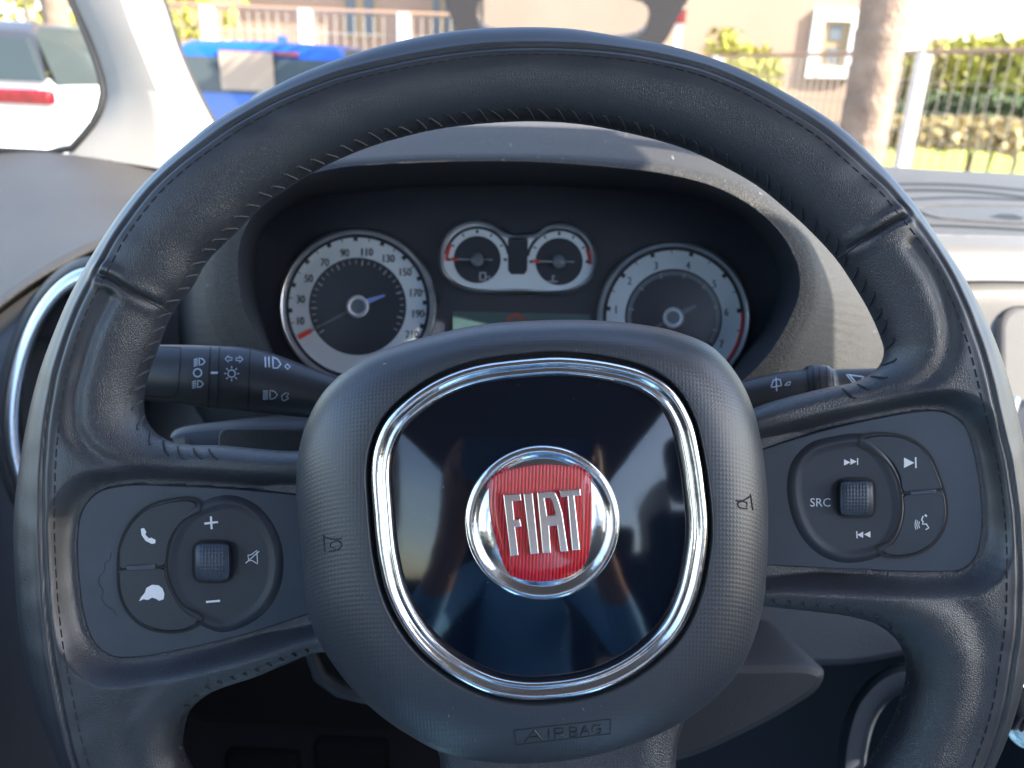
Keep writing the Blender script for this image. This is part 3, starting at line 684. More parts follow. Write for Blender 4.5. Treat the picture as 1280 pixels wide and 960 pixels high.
hood = None
mb.loft(rings, caps=False); hood = mb.build('hood', M['hood'], clu, sharp=80)
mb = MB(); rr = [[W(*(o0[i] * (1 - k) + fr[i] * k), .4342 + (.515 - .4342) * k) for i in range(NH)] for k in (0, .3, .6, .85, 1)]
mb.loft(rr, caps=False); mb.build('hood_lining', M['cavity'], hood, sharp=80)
mb = MB(); mb.add([W(u, v, .5149) for u, v in offset(fr, .002)], [tuple(range(NH))]); mb.build('face_panel', M['face'], clu, smooth=False)
def ringpart(mb, c, prof_, n=96):            # prof: (radius px, depth)
    rings = []
    for r, d in prof_: rings.append([P(c[0] + r * math.cos(a), c[1] + r * math.sin(a), d) for a in np.linspace(0, 2 * PI, n, endpoint=False)])
    mb.loft(rings, caps=False)
DF = .512
def gauge(name, label, c, band, ring, nums, ninner, hub_r):
    mb = MB(); disc(mb, c, band[0], band[1], flat(DF - .0006), n=120); g = mb.build(name, M['silver'], clu, smooth=False, label=label)
    mb = MB(); disc(mb, c, 0.1, band[0], flat(DF - .0003), n=96); disc(mb, c, band[1], ring[0] + 1, flat(DF - .0003), n=96); mb.build('dial_face', M['dial'], g, smooth=False)
    mb = MB(); ringpart(mb, c, [(ring[1], DF + .001), (ring[1], DF - .005), (ring[1] - (ring[1] - ring[0]) * .4, DF - .0065), (ring[0], DF - .005), (ring[0] - 1.5, DF)]); mb.build('bezel', M['chrome_soft'], g, sharp=80)
    mb = MB()
    for s_, x, y in nums:
        for e_ in (-.35, .35): text(mb, s_, x + e_, y, 9.8, flat(DF - .0009 - e_ * .0001), 0, .8)
    for a in ninner[1]:
        ca, sa = math.cos(math.radians(a)), -math.sin(math.radians(a)); r = band[1]
        for rr_, w_ in ((r - 4.5, 2.6),): ribbon(mb, [(c[0] + ca * rr_, c[1] + sa * rr_), (c[0] + ca * (r + 1), c[1] + sa * (r + 1))], 5.5, flat(DF - .00085))
    for a in ninner[2]:
        ca, sa = math.cos(math.radians(a)), -math.sin(math.radians(a)); r = band[1]
        ribbon(mb, [(c[0] + ca * (r - 4), c[1] + sa * (r - 4)), (c[0] + ca * r, c[1] + sa * r)], 1.3, flat(DF - .00085))
    mb.build('numerals', M['ink'], g, smooth=False)
    mb = MB()
    for k, a in enumerate(ninner[0]):
        ca, sa = math.cos(math.radians(a)), -math.sin(math.radians(a)); r1 = band[0] - 3; L = 5 if k % ninner[3] else 7
        ribbon(mb, [(c[0] + ca * (r1 - L), c[1] + sa * (r1 - L)), (c[0] + ca * r1, c[1] + sa * r1)], ninner[4] if k % ninner[3] else ninner[4] * 1.6, flat(DF - .0007))
    mb.build('inner_scale', M['dimsilver'], g, smooth=False)
    mb = MB(); ringpart(mb, c, [(hub_r, DF - .001), (hub_r, DF - .0075), (hub_r - 2, DF - .009), (hub_r - 4.5, DF - .008), (hub_r - 5, DF - .006)], 48); mb.build('hub_ring', M['hubring'], g, sharp=60)
    mb = MB(); disc(mb, c, .1, hub_r - 4.6, flat(DF - .0062), n=40); mb.build('hub_cap', M['dialcap'], g, smooth=False)
    return g
M['dimsilver'] = mat('dim_scale', (.34, .35, .38), .5); M['hubring'] = mat('hub_white', (.85, .87, .88), .3); M['dialcap'] = mat('hub_grey', (.12, .14, .17), .3)
SP = (447, 383); nums = [('10', 376, 401), ('30', 376, 374), ('50', 386, 348), ('70', 406, 328), ('90', 431, 316), ('110', 459, 315), ('130', 486, 323), ('150', 507, 340), ('170', 520, 366), ('190', 523, 392), ('210', 515, 418)]
ga = [math.degrees(math.atan2(-(y - SP[1]), x - SP[0])) for _, x, y in nums]; ga = [a if a > -90 else a + 360 for a in ga]
big = [(ga[i] + ga[i + 1]) / 2 for i in range(10)]
spd = gauge('speedometer', 'large left dial numbered 10 to 210', SP, (61, 86), (91.5, 98.5), nums, ([215 - k * 8.2 for k in range(31)], big, ga, 4, 1.1), 14)
TC = (842, 397); numt = [('1', 770, 387), ('2', 787, 351), ('3', 820, 332), ('4', 860, 332), ('5', 893, 355), ('6', 908, 390), ('7', 902, 430)]
gt = [math.degrees(math.atan2(-(y - TC[1]), x - TC[0])) for _, x, y in numt]
tach = gauge('tachometer', 'large right dial numbered 1 to 7', TC, (61, 84), (90, 96), numt, ([200 - k * 3.1 for k in range(76)], gt[:6], [(gt[i] + gt[i + 1]) / 2 for i in range(6)], 10, 1.2), 13)
def needle(g, c, tip, tail, tipc):
    mb = MB(); a = np.array(tip, float); cc_ = np.array(c, float); t = (a - cc_) / np.linalg.norm(a - cc_); n_ = np.array([-t[1], t[0]])
    fill(mb, [tuple(cc_ + n_ * 2.2), tuple(a + n_ * .8), tuple(a - n_ * .8), tuple(cc_ - n_ * 2.2)], flat(DF - .004)); mb.build('needle', M['needle_dim'], g, smooth=False)
    mb = MB(); b0 = a - t * 1; b1 = a + t * 17; fill(mb, [tuple(b0 + n_ * 2.6), tuple(b1 + n_ * 3.2), tuple(b1 - n_ * 3.2), tuple(b0 - n_ * 2.6)], flat(DF - .0041)) ; mb.build('needle_tip', tipc, g, smooth=False)
    mb = MB(); e = np.array(tail, float); s0 = cc_ - t * 14; fill(mb, [tuple(s0 + n_ * 3.4), tuple(e + n_ * 1.3), tuple(e - n_ * 1.3), tuple(s0 - n_ * 3.4)], flat(DF - .0042)); mb.build('needle_tail', M['needle_blue'] if tipc is M['needle_red'] else M['dialcap'], g, smooth=False)
needle(spd, SP, (388, 414), (481, 369), M['needle_red']); needle(tach, TC, (785, 428), (870, 382), M['dimsilver'])
mb = MB(); disc(mb, TC, 84, 87, flat(DF - .0007), -38, 5, n=64); mb.build('red_zone', M['redink'], tach, smooth=False)
# twin small gauges in one silver surround
TW = [(549, 322), (554, 300), (568, 284), (592, 275.5), (615, 280), (632, 291), (650, 294), (668, 292), (684, 282), (702, 279), (722, 285), (738, 301), (745, 323), (740, 348), (726, 362), (705, 368.5), (650, 367), (590, 366), (566, 356), (552, 340)]
TWc = (647, 325)
mb = MB(); uo = ccw(UV(spline(TW, step=3), DF)); plate(mb, [offset(uo, -.002)], DF - .0008, .001, .0001); tw = mb.build('twin_gauge', M['silver'], clu, smooth=False, label='small fuel and temperature dials in one silver surround')
mb = MB(); rings = [[W(u, v, d) for u, v in offset(uo, o)] for o, d in ((0, DF), (0, DF - .004), (-.0013, DF - .0055), (-.0026, DF - .004), (-.0030, DF - .0008))]
mb.loft(rings, caps=False); mb.build('bezel', M['chrome_soft'], tw, sharp=80)
mb = MB(); fill(mb, [(635, 296), (660, 296), (659, 338), (655, 343), (639, 343), (635, 338)], flat(DF - .0010))
for c in ((596.5, 324.5), (699, 327)):
    disc(mb, c, .1, 29.5, flat(DF - .0012)); disc(mb, c, 38, 42, flat(DF - .0010), 20 if c[0] > 640 else 10, 170)
mb.build('dial_face', M['dial'], tw, smooth=False)
mb = MB()
for c in ((596.5, 324.5), (699, 327)):
    mb2 = MB(); ringpart(mb2, c, [(8.5, DF - .001), (8.2, DF - .006), (6, DF - .007), (.2, DF - .007)], 32); mb2.build('hub_cap', M['dialcap'], tw, sharp=50)
    for k in range(7):
        a = math.radians(180 - k * 30); ribbon(mb, [(c[0] + math.cos(a) * 33, c[1] - math.sin(a) * 33), (c[0] + math.cos(a) * 37, c[1] - math.sin(a) * 37)], 2 if k % 3 else 3.5, flat(DF - .0014))
mb.build('numerals', M['ink'], tw, smooth=False)
for c, a0, a1 in (((596.5, 324.5), 150, 182), ((699, 327), -5, 25)): mb = MB(); disc(mb, c, 36, 40, flat(DF - .0013), a0, a1); mb.build('red_zone', M['redink'], tw, smooth=False)
for c in ((596.5, 324.5), (699, 327)):
    mb = MB(); fill(mb, [(c[0] - 32, c[1] - 3), (c[0] - 24, c[1] - 1), (c[0] - 24, c[1] + 2), (c[0] - 34, c[1] + 1)], flat(DF - .005)); mb.build('needle_tip', M['redink'], tw, smooth=False)
mb = MB()
for c in ((596.5, 324.5), (699, 327)): ribbon(mb, [(c[0] - 25, c[1] - .5), (c[0] - 8, c[1])], 1.6, flat(DF - .005)); ribbon(mb, [(c[0] + 9, c[1]), (c[0] + 19, c[1] + .3)], 1.6, flat(DF - .0014))
ribbon(mb, [(600, 341), (607, 341), (607, 350), (600, 350)], 2, flat(DF - .0014), closed=True); ribbon(mb, [(607, 347), (612, 345), (612, 350)], 1.5, flat(DF - .0014))
ribbon(mb, [(691, 344), (691, 351)], 2, flat(DF - .0014)); ribbon(mb, [(685, 352), (697, 352)], 1.6, flat(DF - .0014)); ribbon(mb, [(691, 345), (694, 345)], 1.2, flat(DF - .0014))
mb.build('pictograms', M['dimsilver'], tw, smooth=False)
M['lcd'] = mat('lcd_green', (.055, .10, .095), .3, var=.25, vscale=25); M['lcdred'] = mat('lcd_red', (.28, .06, .04), .4)
mb = MB(); fill(mb, [(566, 389), (738, 393), (738, 440), (566, 440)], flat(DF - .0008)); lcd = mb.build('display', M['lcd'], clu, smooth=False)
mb = MB(); disc(mb, (645, 404), 7, 13, flat(DF - .0010)); mb.build('warning_mark', M['lcdred'], lcd, smooth=False)
mb = MB()
rr = [[W(*(fr[i] * (1 - t) + np.array(UV([OC], .5)[0]) * t), .4995 - .006 * (1 - (1 - t) ** 2)) for i in range(NH)] for t in (0, .25, .5, .75, .97)]
mb.loft(rr, caps=True); mb.build('lens', M['lens'], clu, sharp=80)

on_hd = onto(bvh_of(hood), .0002); mb = MB(); specks(mb, 120, (900, 160, 1110, 470), on_hd, (.6, 1.6)); specks(mb, 40, (500, 150, 900, 200), on_hd, (.5, 1.2)); tag(mb.build('dust', M['dust'], hood, smooth=False), kind='stuff')
# ================================================================ DASHBOARD
dash = thing('dashboard', 'grey grained dashboard under the windscreen, sunlit at both ends', 'dashboard', P(640, 300, .7))
def sheet(mb, rows, n=10, m=60, thick=.004):
    R = [spline(r, False, n=m) for r in rows]; R = np.array(R)
    S = np.array([spline(R[:, k, :], False, n=(len(rows) - 1) * n) for k in range(m)])     # m x N x 3
    N_ = S.shape[1]; v = [P(*S[k, j]) for k in range(m) for j in range(N_)]
    v2 = [P(S[k, j][0], S[k, j][1], S[k, j][2] + thick) for k in range(m) for j in range(N_)]
    f = [(k * N_ + j, k * N_ + j + 1, (k + 1) * N_ + j + 1, (k + 1) * N_ + j) for k in range(m - 1) for j in range(N_ - 1)]
    mb.add(v, f); return mb
# left corner top, rolls over into the face holding the vent
mb = MB(); sheet(mb, [[(-200, 175, .95), (-60, 183, .88), (0, 188, .85), (88, 193, .83), (200, 214, .82), (300, 235, .84), (420, 250, .88)],
    [(-200, 235, .82), (-60, 235, .798), (0, 228, .779), (88, 222, .764), (200, 235, .759), (300, 250, .78), (420, 262, .80)],
    [(-200, 400, .655), (-60, 350, .662), (0, 305, .672), (88, 268, .679), (200, 262, .692), (300, 270, .7), (420, 280, .72)],
    [(-200, 520, .60), (-60, 425, .60), (0, 372, .60), (60, 330, .605), (150, 290, .62), (260, 285, .66), (420, 295, .7)]], 12)
mb.build('dash_top', M['dash'], dash, sharp=60)
mb = MB(); sheet(mb, [[(-200, 520, .60), (-60, 425, .60), (0, 372, .60), (60, 330, .605), (150, 290, .62), (260, 285, .66), (420, 295, .7)],
    [(-200, 535, .596), (-60, 438, .596), (0, 385, .596), (62, 341, .60), (155, 300, .617), (260, 294, .655), (420, 305, .7)],
    [(-200, 540, .610), (-60, 444, .610), (0, 390, .610), (65, 346, .612), (160, 304, .625), (262, 298, .665), (420, 309, .71)]], 8)
mb.build('dash_edge', M['dash'], dash, sharp=60)
mb = MB(); sheet(mb, [[(-200, 540, .612), (-60, 444, .612), (0, 390, .612), (65, 346, .614), (160, 304, .627), (262, 298, .66), (420, 300, .70)],
    [(-200, 560, .60), (-60, 470, .60), (0, 420, .60), (70, 372, .60), (170, 330, .615), (262, 330, .64), (420, 340, .66)],
    [(-200, 700, .60), (-60, 650, .60), (0, 640, .60), (70, 560, .605), (170, 520, .61), (262, 500, .62), (420, 500, .62)],
    [(-200, 1300, .60), (-60, 1200, .60), (0, 1150, .60), (70, 1000, .60), (170, 820, .61), (262, 700, .62), (420, 640, .63)]], 12)
mb.build('dash_face', M['dash_face'], dash, sharp=60)
# right end
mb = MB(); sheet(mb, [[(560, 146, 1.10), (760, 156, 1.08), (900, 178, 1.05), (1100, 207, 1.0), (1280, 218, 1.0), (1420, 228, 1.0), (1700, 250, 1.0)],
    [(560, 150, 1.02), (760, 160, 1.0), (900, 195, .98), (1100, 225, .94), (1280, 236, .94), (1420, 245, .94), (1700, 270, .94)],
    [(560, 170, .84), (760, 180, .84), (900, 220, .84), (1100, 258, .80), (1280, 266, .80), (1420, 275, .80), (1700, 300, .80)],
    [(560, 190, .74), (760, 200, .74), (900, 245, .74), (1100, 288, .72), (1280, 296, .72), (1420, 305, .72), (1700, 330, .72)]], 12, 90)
mb.build('dash_top', M['dash_sunlit'] if 'dash_sunlit' in M else M['dash'], dash, sharp=60)
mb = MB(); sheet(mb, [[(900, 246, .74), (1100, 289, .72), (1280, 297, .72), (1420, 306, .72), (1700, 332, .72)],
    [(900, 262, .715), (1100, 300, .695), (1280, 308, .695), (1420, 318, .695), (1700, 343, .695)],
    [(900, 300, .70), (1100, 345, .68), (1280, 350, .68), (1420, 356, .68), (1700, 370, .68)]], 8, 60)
mb.build('dash_edge', M['face_sunlit'], dash, sharp=60)
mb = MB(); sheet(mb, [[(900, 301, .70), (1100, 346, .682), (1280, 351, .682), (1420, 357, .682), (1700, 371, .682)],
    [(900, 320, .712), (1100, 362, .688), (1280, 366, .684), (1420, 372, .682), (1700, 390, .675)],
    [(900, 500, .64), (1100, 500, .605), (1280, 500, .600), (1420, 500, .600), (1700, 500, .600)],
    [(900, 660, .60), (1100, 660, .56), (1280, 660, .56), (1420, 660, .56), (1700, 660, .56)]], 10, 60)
mb.build('dash_face', M['face_sunlit'], dash, sharp=60)
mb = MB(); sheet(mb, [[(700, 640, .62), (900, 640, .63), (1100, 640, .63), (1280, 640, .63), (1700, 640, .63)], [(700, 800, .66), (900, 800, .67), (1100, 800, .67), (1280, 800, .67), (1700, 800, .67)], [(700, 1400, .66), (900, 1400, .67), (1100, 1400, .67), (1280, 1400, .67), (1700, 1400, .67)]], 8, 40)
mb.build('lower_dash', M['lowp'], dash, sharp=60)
top_bvh = bvh_of(*[o for o in dash.children if o.name.startswith('dash_top')]); on_top = onto(top_bvh, .0008)
mb = MB()
for pts_, w_ in (([(1080, 232), (1120, 230.5), (1190, 231), (1280, 238), (1400, 252)], 3.4), ([(1090, 240), (1130, 238), (1170, 238), (1230, 241), (1290, 248), (1400, 262)], 4), ([(1100, 251), (1140, 249), (1190, 247), (1250, 248.5), (1320, 253), (1400, 262)], 3), ([(1140, 281), (1200, 283), (1280, 287.5), (1400, 296)], 3)):
    ribbon(mb, pts_, w_, on_top, smooth=True, step=6)
mb.build('vent_slot', M['vdark'] if 'vdark' in M else M['black'], dash)
mb = MB(); ov = [(1146, 262), (1160, 258), (1200, 257), (1280, 258), (1360, 264), (1400, 272), (1360, 282), (1280, 280), (1200, 275), (1165, 271)]
q = spline(ov, True, step=5); z = [on_top(*p) for p in q]; mb.tube([p for p in z if p], .0012, 6, closed=True)
mb.build('speaker_surround', M['dash'], dash)
mb = MB(); q = [(1237, 271), (1250, 267), (1268, 268), (1280, 272), (1275, 275), (1255, 274)]; fill(mb, q, on_top); mb.build('light_sensor', M['rubber'], dash)
# console screen surround on the right
def rrect(x0, y0, x1, y1, r):
    o = []
    for cx, cy, a in ((x1 - r, y0 + r, -90), (x1 - r, y1 - r, 0), (x0 + r, y1 - r, 90), (x0 + r, y0 + r, 180)):
        for k in range(7): t = math.radians(a + 15 * k); o.append((cx + r * math.cos(t), cy + r * math.sin(t)))
    return o
cvt = thing('centre_console', 'rounded console panel coloured pale as sunlit at the right edge beside the wheel rim', 'console panel', P(1350, 600, .66))
dq = lambda y, k=0: .684 - (y - 366) * .000627 - k
def tilt(name, m, box, k, thick, bev):
    def df(u, v):
        d = .62
        for _ in range(12): d = dq(480 - v * F / d, k)
        return d
    mb = MB(); plate(mb, [[((x - 640) / F * dq(y, k), (480 - y) / F * dq(y, k)) for x, y in rrect(*box)]], df, thick, bev); return mb.build(name, m, cvt)
tilt('shadow_gap', M['rubber'], (1249, 382, 1562, 562, 25), .004, .004, .0005)
tilt('surround', M['face_sunlit'], (1252, 385, 1560, 560, 24), .009, .008, .003)
tilt('control_panel', M['dark_plastic'], (1264, 500, 1540, 640, 24), .018, .012, .003)
obox_ = MB(); obox_.box((.50, .52, .64), (.26, .44, .66)); obox_.build('console_sun_block', M['lowp'], cvt, smooth=False)  # unseen box added to keep the sun off the lower dash
mb = MB(); mb.tube([P(1270, 500, .578), P(1263, 522, .565), P(1263, 560, .542)], .003, 8); mb.build('trim', M['chrome_soft'], cvt)

# left air vent
vent = thing('air_vent', 'oval air vent with a chrome surround at the far left of the dashboard', 'air vent', P(115, 492, .575))
vc = (92, 492)
def ell(rx, ry, d, n=72, tilt=8):
    o = []
    for a in np.linspace(0, 2 * PI, n, endpoint=False):
        x = rx * math.cos(a); y = ry * math.sin(a); t = math.radians(tilt); o.append(P(vc[0] + x * math.cos(t) - y * math.sin(t) * -1 * -1 + 0, vc[1] + x * math.sin(t) * 0 + y, d))
    return o
mb = MB(); mb.loft([ell(rx, ry, d) for rx, ry, d in ((97, 172, .600), (95, 169, .588), (89, 162, .580), (86, 158, .580))], caps=False); mb.build('vent_collar', M['dash'], vent, sharp=80)
mb = MB(); mb.loft([ell(rx, ry, d) for rx, ry, d in ((85, 158, .584), (85, 158, .575), (82.5, 155, .571), (75, 147, .5695), (69, 140, .571), (66, 137, .576), (65, 136, .60))], caps=False); mb.build('chrome_ring', M['chrome_soft'], vent, sharp=80)
mb = MB(); mb.loft([ell(65, 136, .598), ell(63, 133, .64), ell(1, 1, .642)], caps=False); mb.build('duct', M['black'], vent, sharp=50)
for x in (58, 84, 110):
    mb = MB(); plate(mb, [UV([(x, 375), (x + 5, 375), (x - 2, 610), (x - 7, 610)], .60)], .60, .012, .0005); mb.build('vane', M['dark_plastic'], vent)
mb = MB(); plate(mb, [UV([(30, 418), (150, 424), (150, 430), (30, 426)], .592)], .592, .01, .0005); mb.build('vane', M['dark_plastic'], vent)

# ---- below the wheel
low = thing('column_shroud', 'dark plastic shroud round the steering column behind the airbag cover', 'steering column', P(660, 700, .40))
def prism(mb, pts, d0, d1, bev=.003):
    plate(mb, [UV(pts, d0)], d0, d1 - d0, bev); return mb
mb = MB(); prism(mb, spline([(200, 545), (280, 528), (380, 522), (560, 520), (760, 520), (900, 515), (960, 530), (985, 600), (980, 700), (940, 760), (880, 800), (660, 830), (480, 810), (380, 770), (300, 700), (250, 620)], step=8), .385, .50, .012)
mb.build('shroud', M['shroud'] if 'shroud' in M else M['dark_plastic'], low, sharp=60)
mb = MB(); prism(mb, rrect(272, 536, 420, 590, 12), .3835, .39, .001); mb.build('inset_panel', M['dark_plastic'], low, sharp=30)
mb = MB(); mb.tube([P(640, 700, .31), P(660, 690, .40)], .045, 40); mb.build('column', M['dark_plastic'], low)
mb = MB(); prism(mb, spline([(800, 838), (860, 831), (940, 830), (1018, 832), (1034, 842), (1028, 862), (990, 890), (930, 922), (860, 952), (780, 965), (740, 900)], step=5), .42, .50, .005); mb.build('height_lever', M['dark_plastic'], low, sharp=40)
mb = MB(); mb.tube([P(x, y, .42) for x, y in ((380, 790), (400, 845), (425, 862), (450, 868), (500, 880))], [.003, .004, .004, .004, .004], 10); mb.build('cable', M['dark_plastic'], low)
M['knee'] = mat('lower_dash_plastic', (.042, .049, .062), .45, bump=[('noise', 900, .0002)], var=.08, vscale=14)
kn = thing('knee_panel', 'grey lower dashboard panel below the right spoke', 'dashboard panel', P(1040, 800, .52))
mb = MB(); prism(mb, spline([(880, 700), (1000, 690), (1200, 700), (1220, 780), (1180, 815), (1130, 824), (1075, 834), (1000, 836), (900, 834), (860, 800)], step=8), .50, .56, .006); mb.build('panel', M['knee'], kn, sharp=60)
mb = MB(); ar = [(1180, 850), (1120, 850), (1085, 880), (1068, 930), (1064, 1000), (1064, 1060)]
arc = spline(ar, False, n=30); rings = []
for i, (x, y) in enumerate(arc):
    t = arc[min(i + 1, 29)] - arc[max(i - 1, 0)]; t /= np.linalg.norm(t); n_ = np.array([-t[1], t[0]])
    rings.append([P(x + n_[0] * o, y + n_[1] * o, d) for o, d in ((-19, .535), (-17, .505), (-8, .49), (8, .49), (17, .505), (19, .535))])
mb.loft(rings, caps=True); mb.build('bolster', M['knee'], kn, sharp=60)
# footwell: floor, pedals
fw = thing('footwell', 'dark footwell below the steering column', 'footwell', P(500, 950, .8))
mb = MB(); mb.box((.25, .93, .60), (1.7, .02, .85)); mb.build('bulkhead', M['dark_plastic'], fw)
mb = MB(); mb.box((.25, .0, .33), (1.7, 2.2, .02)); mb.build('carpet', M['carpet'], fw)
for x, y in ((440, 950), (330, 965)):
    mb = MB(); c = P(x, y, .75); mb.box(c, (.07, .02, .05)); o = mb.build('pedal', M['pedalm'], fw); b = o.modifiers.new('b', 'BEVEL'); b.width = .008; b.segments = 3
# shoe glimpse (grey) beside the lower spoke
# ignition key on the right edge
key = thing('ignition_key', 'metal ignition key hanging at the right edge below the console', 'key', P(1275, 880, .45))
mb = MB(); mb.tube([P(1290, 905, .45), P(1277, 925, .445)], .007, 16); mb.build('barrel', M['chrome'], key)
mb = MB(); prism(mb, rrect(1272, 850, 1330, 900, 12), .44, .45, .002); mb.build('key_head', M['rubber'], key)
mb = MB(); mb.tube([P(1276, 858, .437), P(1286, 862, .437)], .0016, 8); mb.build('key_ring', M['chrome'], key)

# ================================================================ CAR BODY AROUND
pil = thing('windscreen_pillar', 'cream trimmed windscreen pillar between quarter window and windscreen', 'pillar', P(160, 215, .85))
Lb = [(52, -130), (72, -60), (90, 0), (112, 50), (126, 90), (131, 115), (123, 146), (104, 172), (85, 192)]
Rb = [(140, -130), (172, -60), (203, 0), (222, 58), (245, 112), (268, 155), (285, 180), (305, 205), (330, 232)]
La = spline(Lb, False, n=36); Ra = spline(Rb, False, n=36); mb = MB(); rings = []
for i in range(36):
    a, b = La[i], Ra[i]; w_ = lambda t: a + (b - a) * t
    r = [P(*w_(0), .86)]
    for t, d in ((0.0, .845), (.03, .835), (.2, .825), (.42, .815), (.55, .812), (.62, .817), (.7, .835), (.85, .885), (1.0, .93), (1.0, .95)): r.append(P(*w_(t), d))
    rings.append(r)
mb.loft(rings, caps=True); mb.build('pillar_trim', M['cream'], pil, sharp=60)
mb = MB(); mb.tube([P(x - 2, y, .838) for x, y in La[::2]] + [P(60, 191, .84), P(0, 188, .845), P(-200, 180, .86)], .0035, 8); mb.build('window_seal', M['rubber'], pil)
mb = MB(); mb.tube([P(x + 1.5, y, .935) for x, y in Ra[::2]], .003, 8); mb.build('windscreen_seal', M['rubber'], pil)
def obox(name, m, c, size, parent): mb = MB(); mb.box(c, size); return mb.build(name, m, parent, smooth=False)
roof = thing('car_roof', 'pale car headliner above the seats', 'car roof', (.2, -.5, 1.66))
mb = MB(); rings = []
HY = .22
XR = lambda y: 1.04 if y > -.2 else .60  # unseen roof shaped for light: notched to admit sun, sides drooped to block it
for y, z in ((HY, 1.655), (HY - .02, 1.675), (.1, 1.70), (-.15, 1.715), (-.25, 1.72), (-.5, 1.73), (-1.2, 1.72), (-2.0, 1.66)):
    rings.append([(x, y, z + dz - .13 * max(0, abs((x - .28) / .76)) ** 5) for x, dz in [(xx, 0) for xx in np.linspace(-.48, XR(y), 14)] + [(xx, .03) for xx in np.linspace(XR(y), -.48, 14)]])
mb.loft(rings); mb.build('headliner', M['headliner'], roof, sharp=50)
mb = MB(); mb.box((.412, .40, 1.625), (.226, .30, .05)); mb.build('overhead_shade', M['headliner'], roof)  # unseen box under the header, sized to shade the binnacle top
rv = thing('rear_view_mirror', 'dark interior rear view mirror under the windscreen header', 'mirror', (.40, .42, 1.55))
obox('housing', M['rubber'], (.40, .42, 1.545), (.25, .03, .075), rv); mb = MB(); mb.tube([(.40, .43, 1.58), (.40, .36, 1.66)], .01, 8); mb.build('stem', M['rubber'], rv)
door = thing('driver_door', 'dark inner door panel left of the wheel', 'door', (-.55, .0, .4))
obox('door_card', M['dark_plastic'], (-.56, -.10, .72), (.06, 2.1, .74), door)
obox('armrest', M['dark_plastic'], (-.49, -.1, .86), (.10, .7, .06), door)
pd = thing('passenger_door', 'dark inner door panel on the passenger side', 'door', (1.1, 0, .4))
obox('door_card', M['dark_plastic'], (1.10, -.15, .72), (.06, 1.7, .70), pd)
def seat(x, lab):
    t = thing('car_seat', lab, 'seat', (x, -.45, .45))
    for nm, c, s_ in (('cushion', (x, -.35, .62), (.5, .5, .16)), ('backrest', (x, -.72, 1.0), (.48, .14, .7)), ('headrest', (x, -.74, 1.47), (.26, .10, .18))):
        mb = MB(); mb.box(c, s_); o = mb.build(nm, M['seat'], t); b = o.modifiers.new('b', 'BEVEL'); b.width = .04; b.segments = 4
seat(0.0, 'dark cloth driver seat behind the steering wheel'); seat(.74, 'dark cloth passenger seat beside the driver seat')
for x, lab in ((-.56, 'cream centre pillar on the driver side'), (1.10, 'cream centre pillar on the passenger side')):
    t = thing('door_pillar', lab, 'pillar', (x, -.75, 1.0)); obox('pillar_trim', M['cream'], (x, -.72, 1.35), (.05, .14, .66), t)
# photographer in the driver seat (seen only mirrored in the badge panel)
M['shirt'] = mat('blue_shirt', (.20, .42, .66), .8, bump=[('noise', 300, .002)]); M['skin'] = mat('skin', (.42, .24, .16), .5); M['hair'] = mat('hair', (.03, .02, .015), .6)
pers = thing('person', 'seated person in a blue shirt holding a phone, mirrored in the badge panel', 'person', (0, -.6, .62))
J = {'pelvis': (0, -.58, .66, .15, .11), 'waist': (0, -.62, .84, .135, .10), 'chest': (0, -.60, 1.02, .16, .12), 'collar': (0, -.58, 1.14, .10, .08), 'neck': (0, -.56, 1.21, .055, .055), 'jaw': (0, -.53, 1.29, .065, .075), 'skull': (0, -.54, 1.37, .075, .09), 'crown': (0, -.55, 1.43, .05, .06)}
E = [('pelvis', 'waist'), ('waist', 'chest'), ('chest', 'collar'), ('collar', 'neck'), ('neck', 'jaw'), ('jaw', 'skull'), ('skull', 'crown')]
for sd_, q in ((-1, 'l'), (1, 'r')):
    J.update({q + 'sh': (sd_ * .17, -.57, 1.10, .065, .065), q + 'el': (sd_ * .25, -.36, .93, .045, .045), q + 'wr': (sd_ * .115, -.13, 1.16, .028, .024), q + 'pa': (sd_ * .095, -.085, 1.21, .036, .018),
              q + 'hip': (sd_ * .10, -.50, .66, .095, .09), q + 'kn': (sd_ * .17, -.06, .70, .065, .065), q + 'an': (sd_ * .17, .22, .42, .045, .045), q + 'to': (sd_ * .17, .40, .38, .04, .035)})
    E += [('collar', q + 'sh'), (q + 'sh', q + 'el'), (q + 'el', q + 'wr'), (q + 'wr', q + 'pa'), ('pelvis', q + 'hip'), (q + 'hip', q + 'kn'), (q + 'kn', q + 'an'), (q + 'an', q + 'to')]
    for k in range(4):
        J[q + 'f%da' % k] = (sd_ * (.085 - .004 * k), -.062 - .004 * k, 1.275 - .022 * k, .010, .010); J[q + 'f%db' % k] = (sd_ * .072, -.040, 1.283 - .021 * k, .008, .008)
        E += [(q + 'pa', q + 'f%da' % k), (q + 'f%da' % k, q + 'f%db' % k)]
    J[q + 'ta'] = (sd_ * .075, -.085, 1.225, .011, .011); J[q + 'tb'] = (sd_ * .05, -.07, 1.235, .009, .009); E += [(q + 'pa', q + 'ta'), (q + 'ta', q + 'tb')]
nm_ = list(J); me_ = bpy.data.meshes.new('body'); me_.from_pydata([J[k][:3] for k in nm_], [(nm_.index(a), nm_.index(b)) for a, b in E], [])
ob = bpy.data.objects.new('body', me_); COL.objects.link(ob); sk_ = ob.modifiers.new('s', 'SKIN'); ob.modifiers.new('u', 'SUBSURF').levels = 1
for k, v_ in zip(nm_, me_.skin_vertices[0].data): v_.radius = J[k][3:]
me_.skin_vertices[0].data[0].use_root = True
bpy.context.view_layer.update(); ev = bpy.data.meshes.new_from_object(ob.evaluated_get(bpy.context.evaluated_depsgraph_get())); bpy.data.objects.remove(ob)
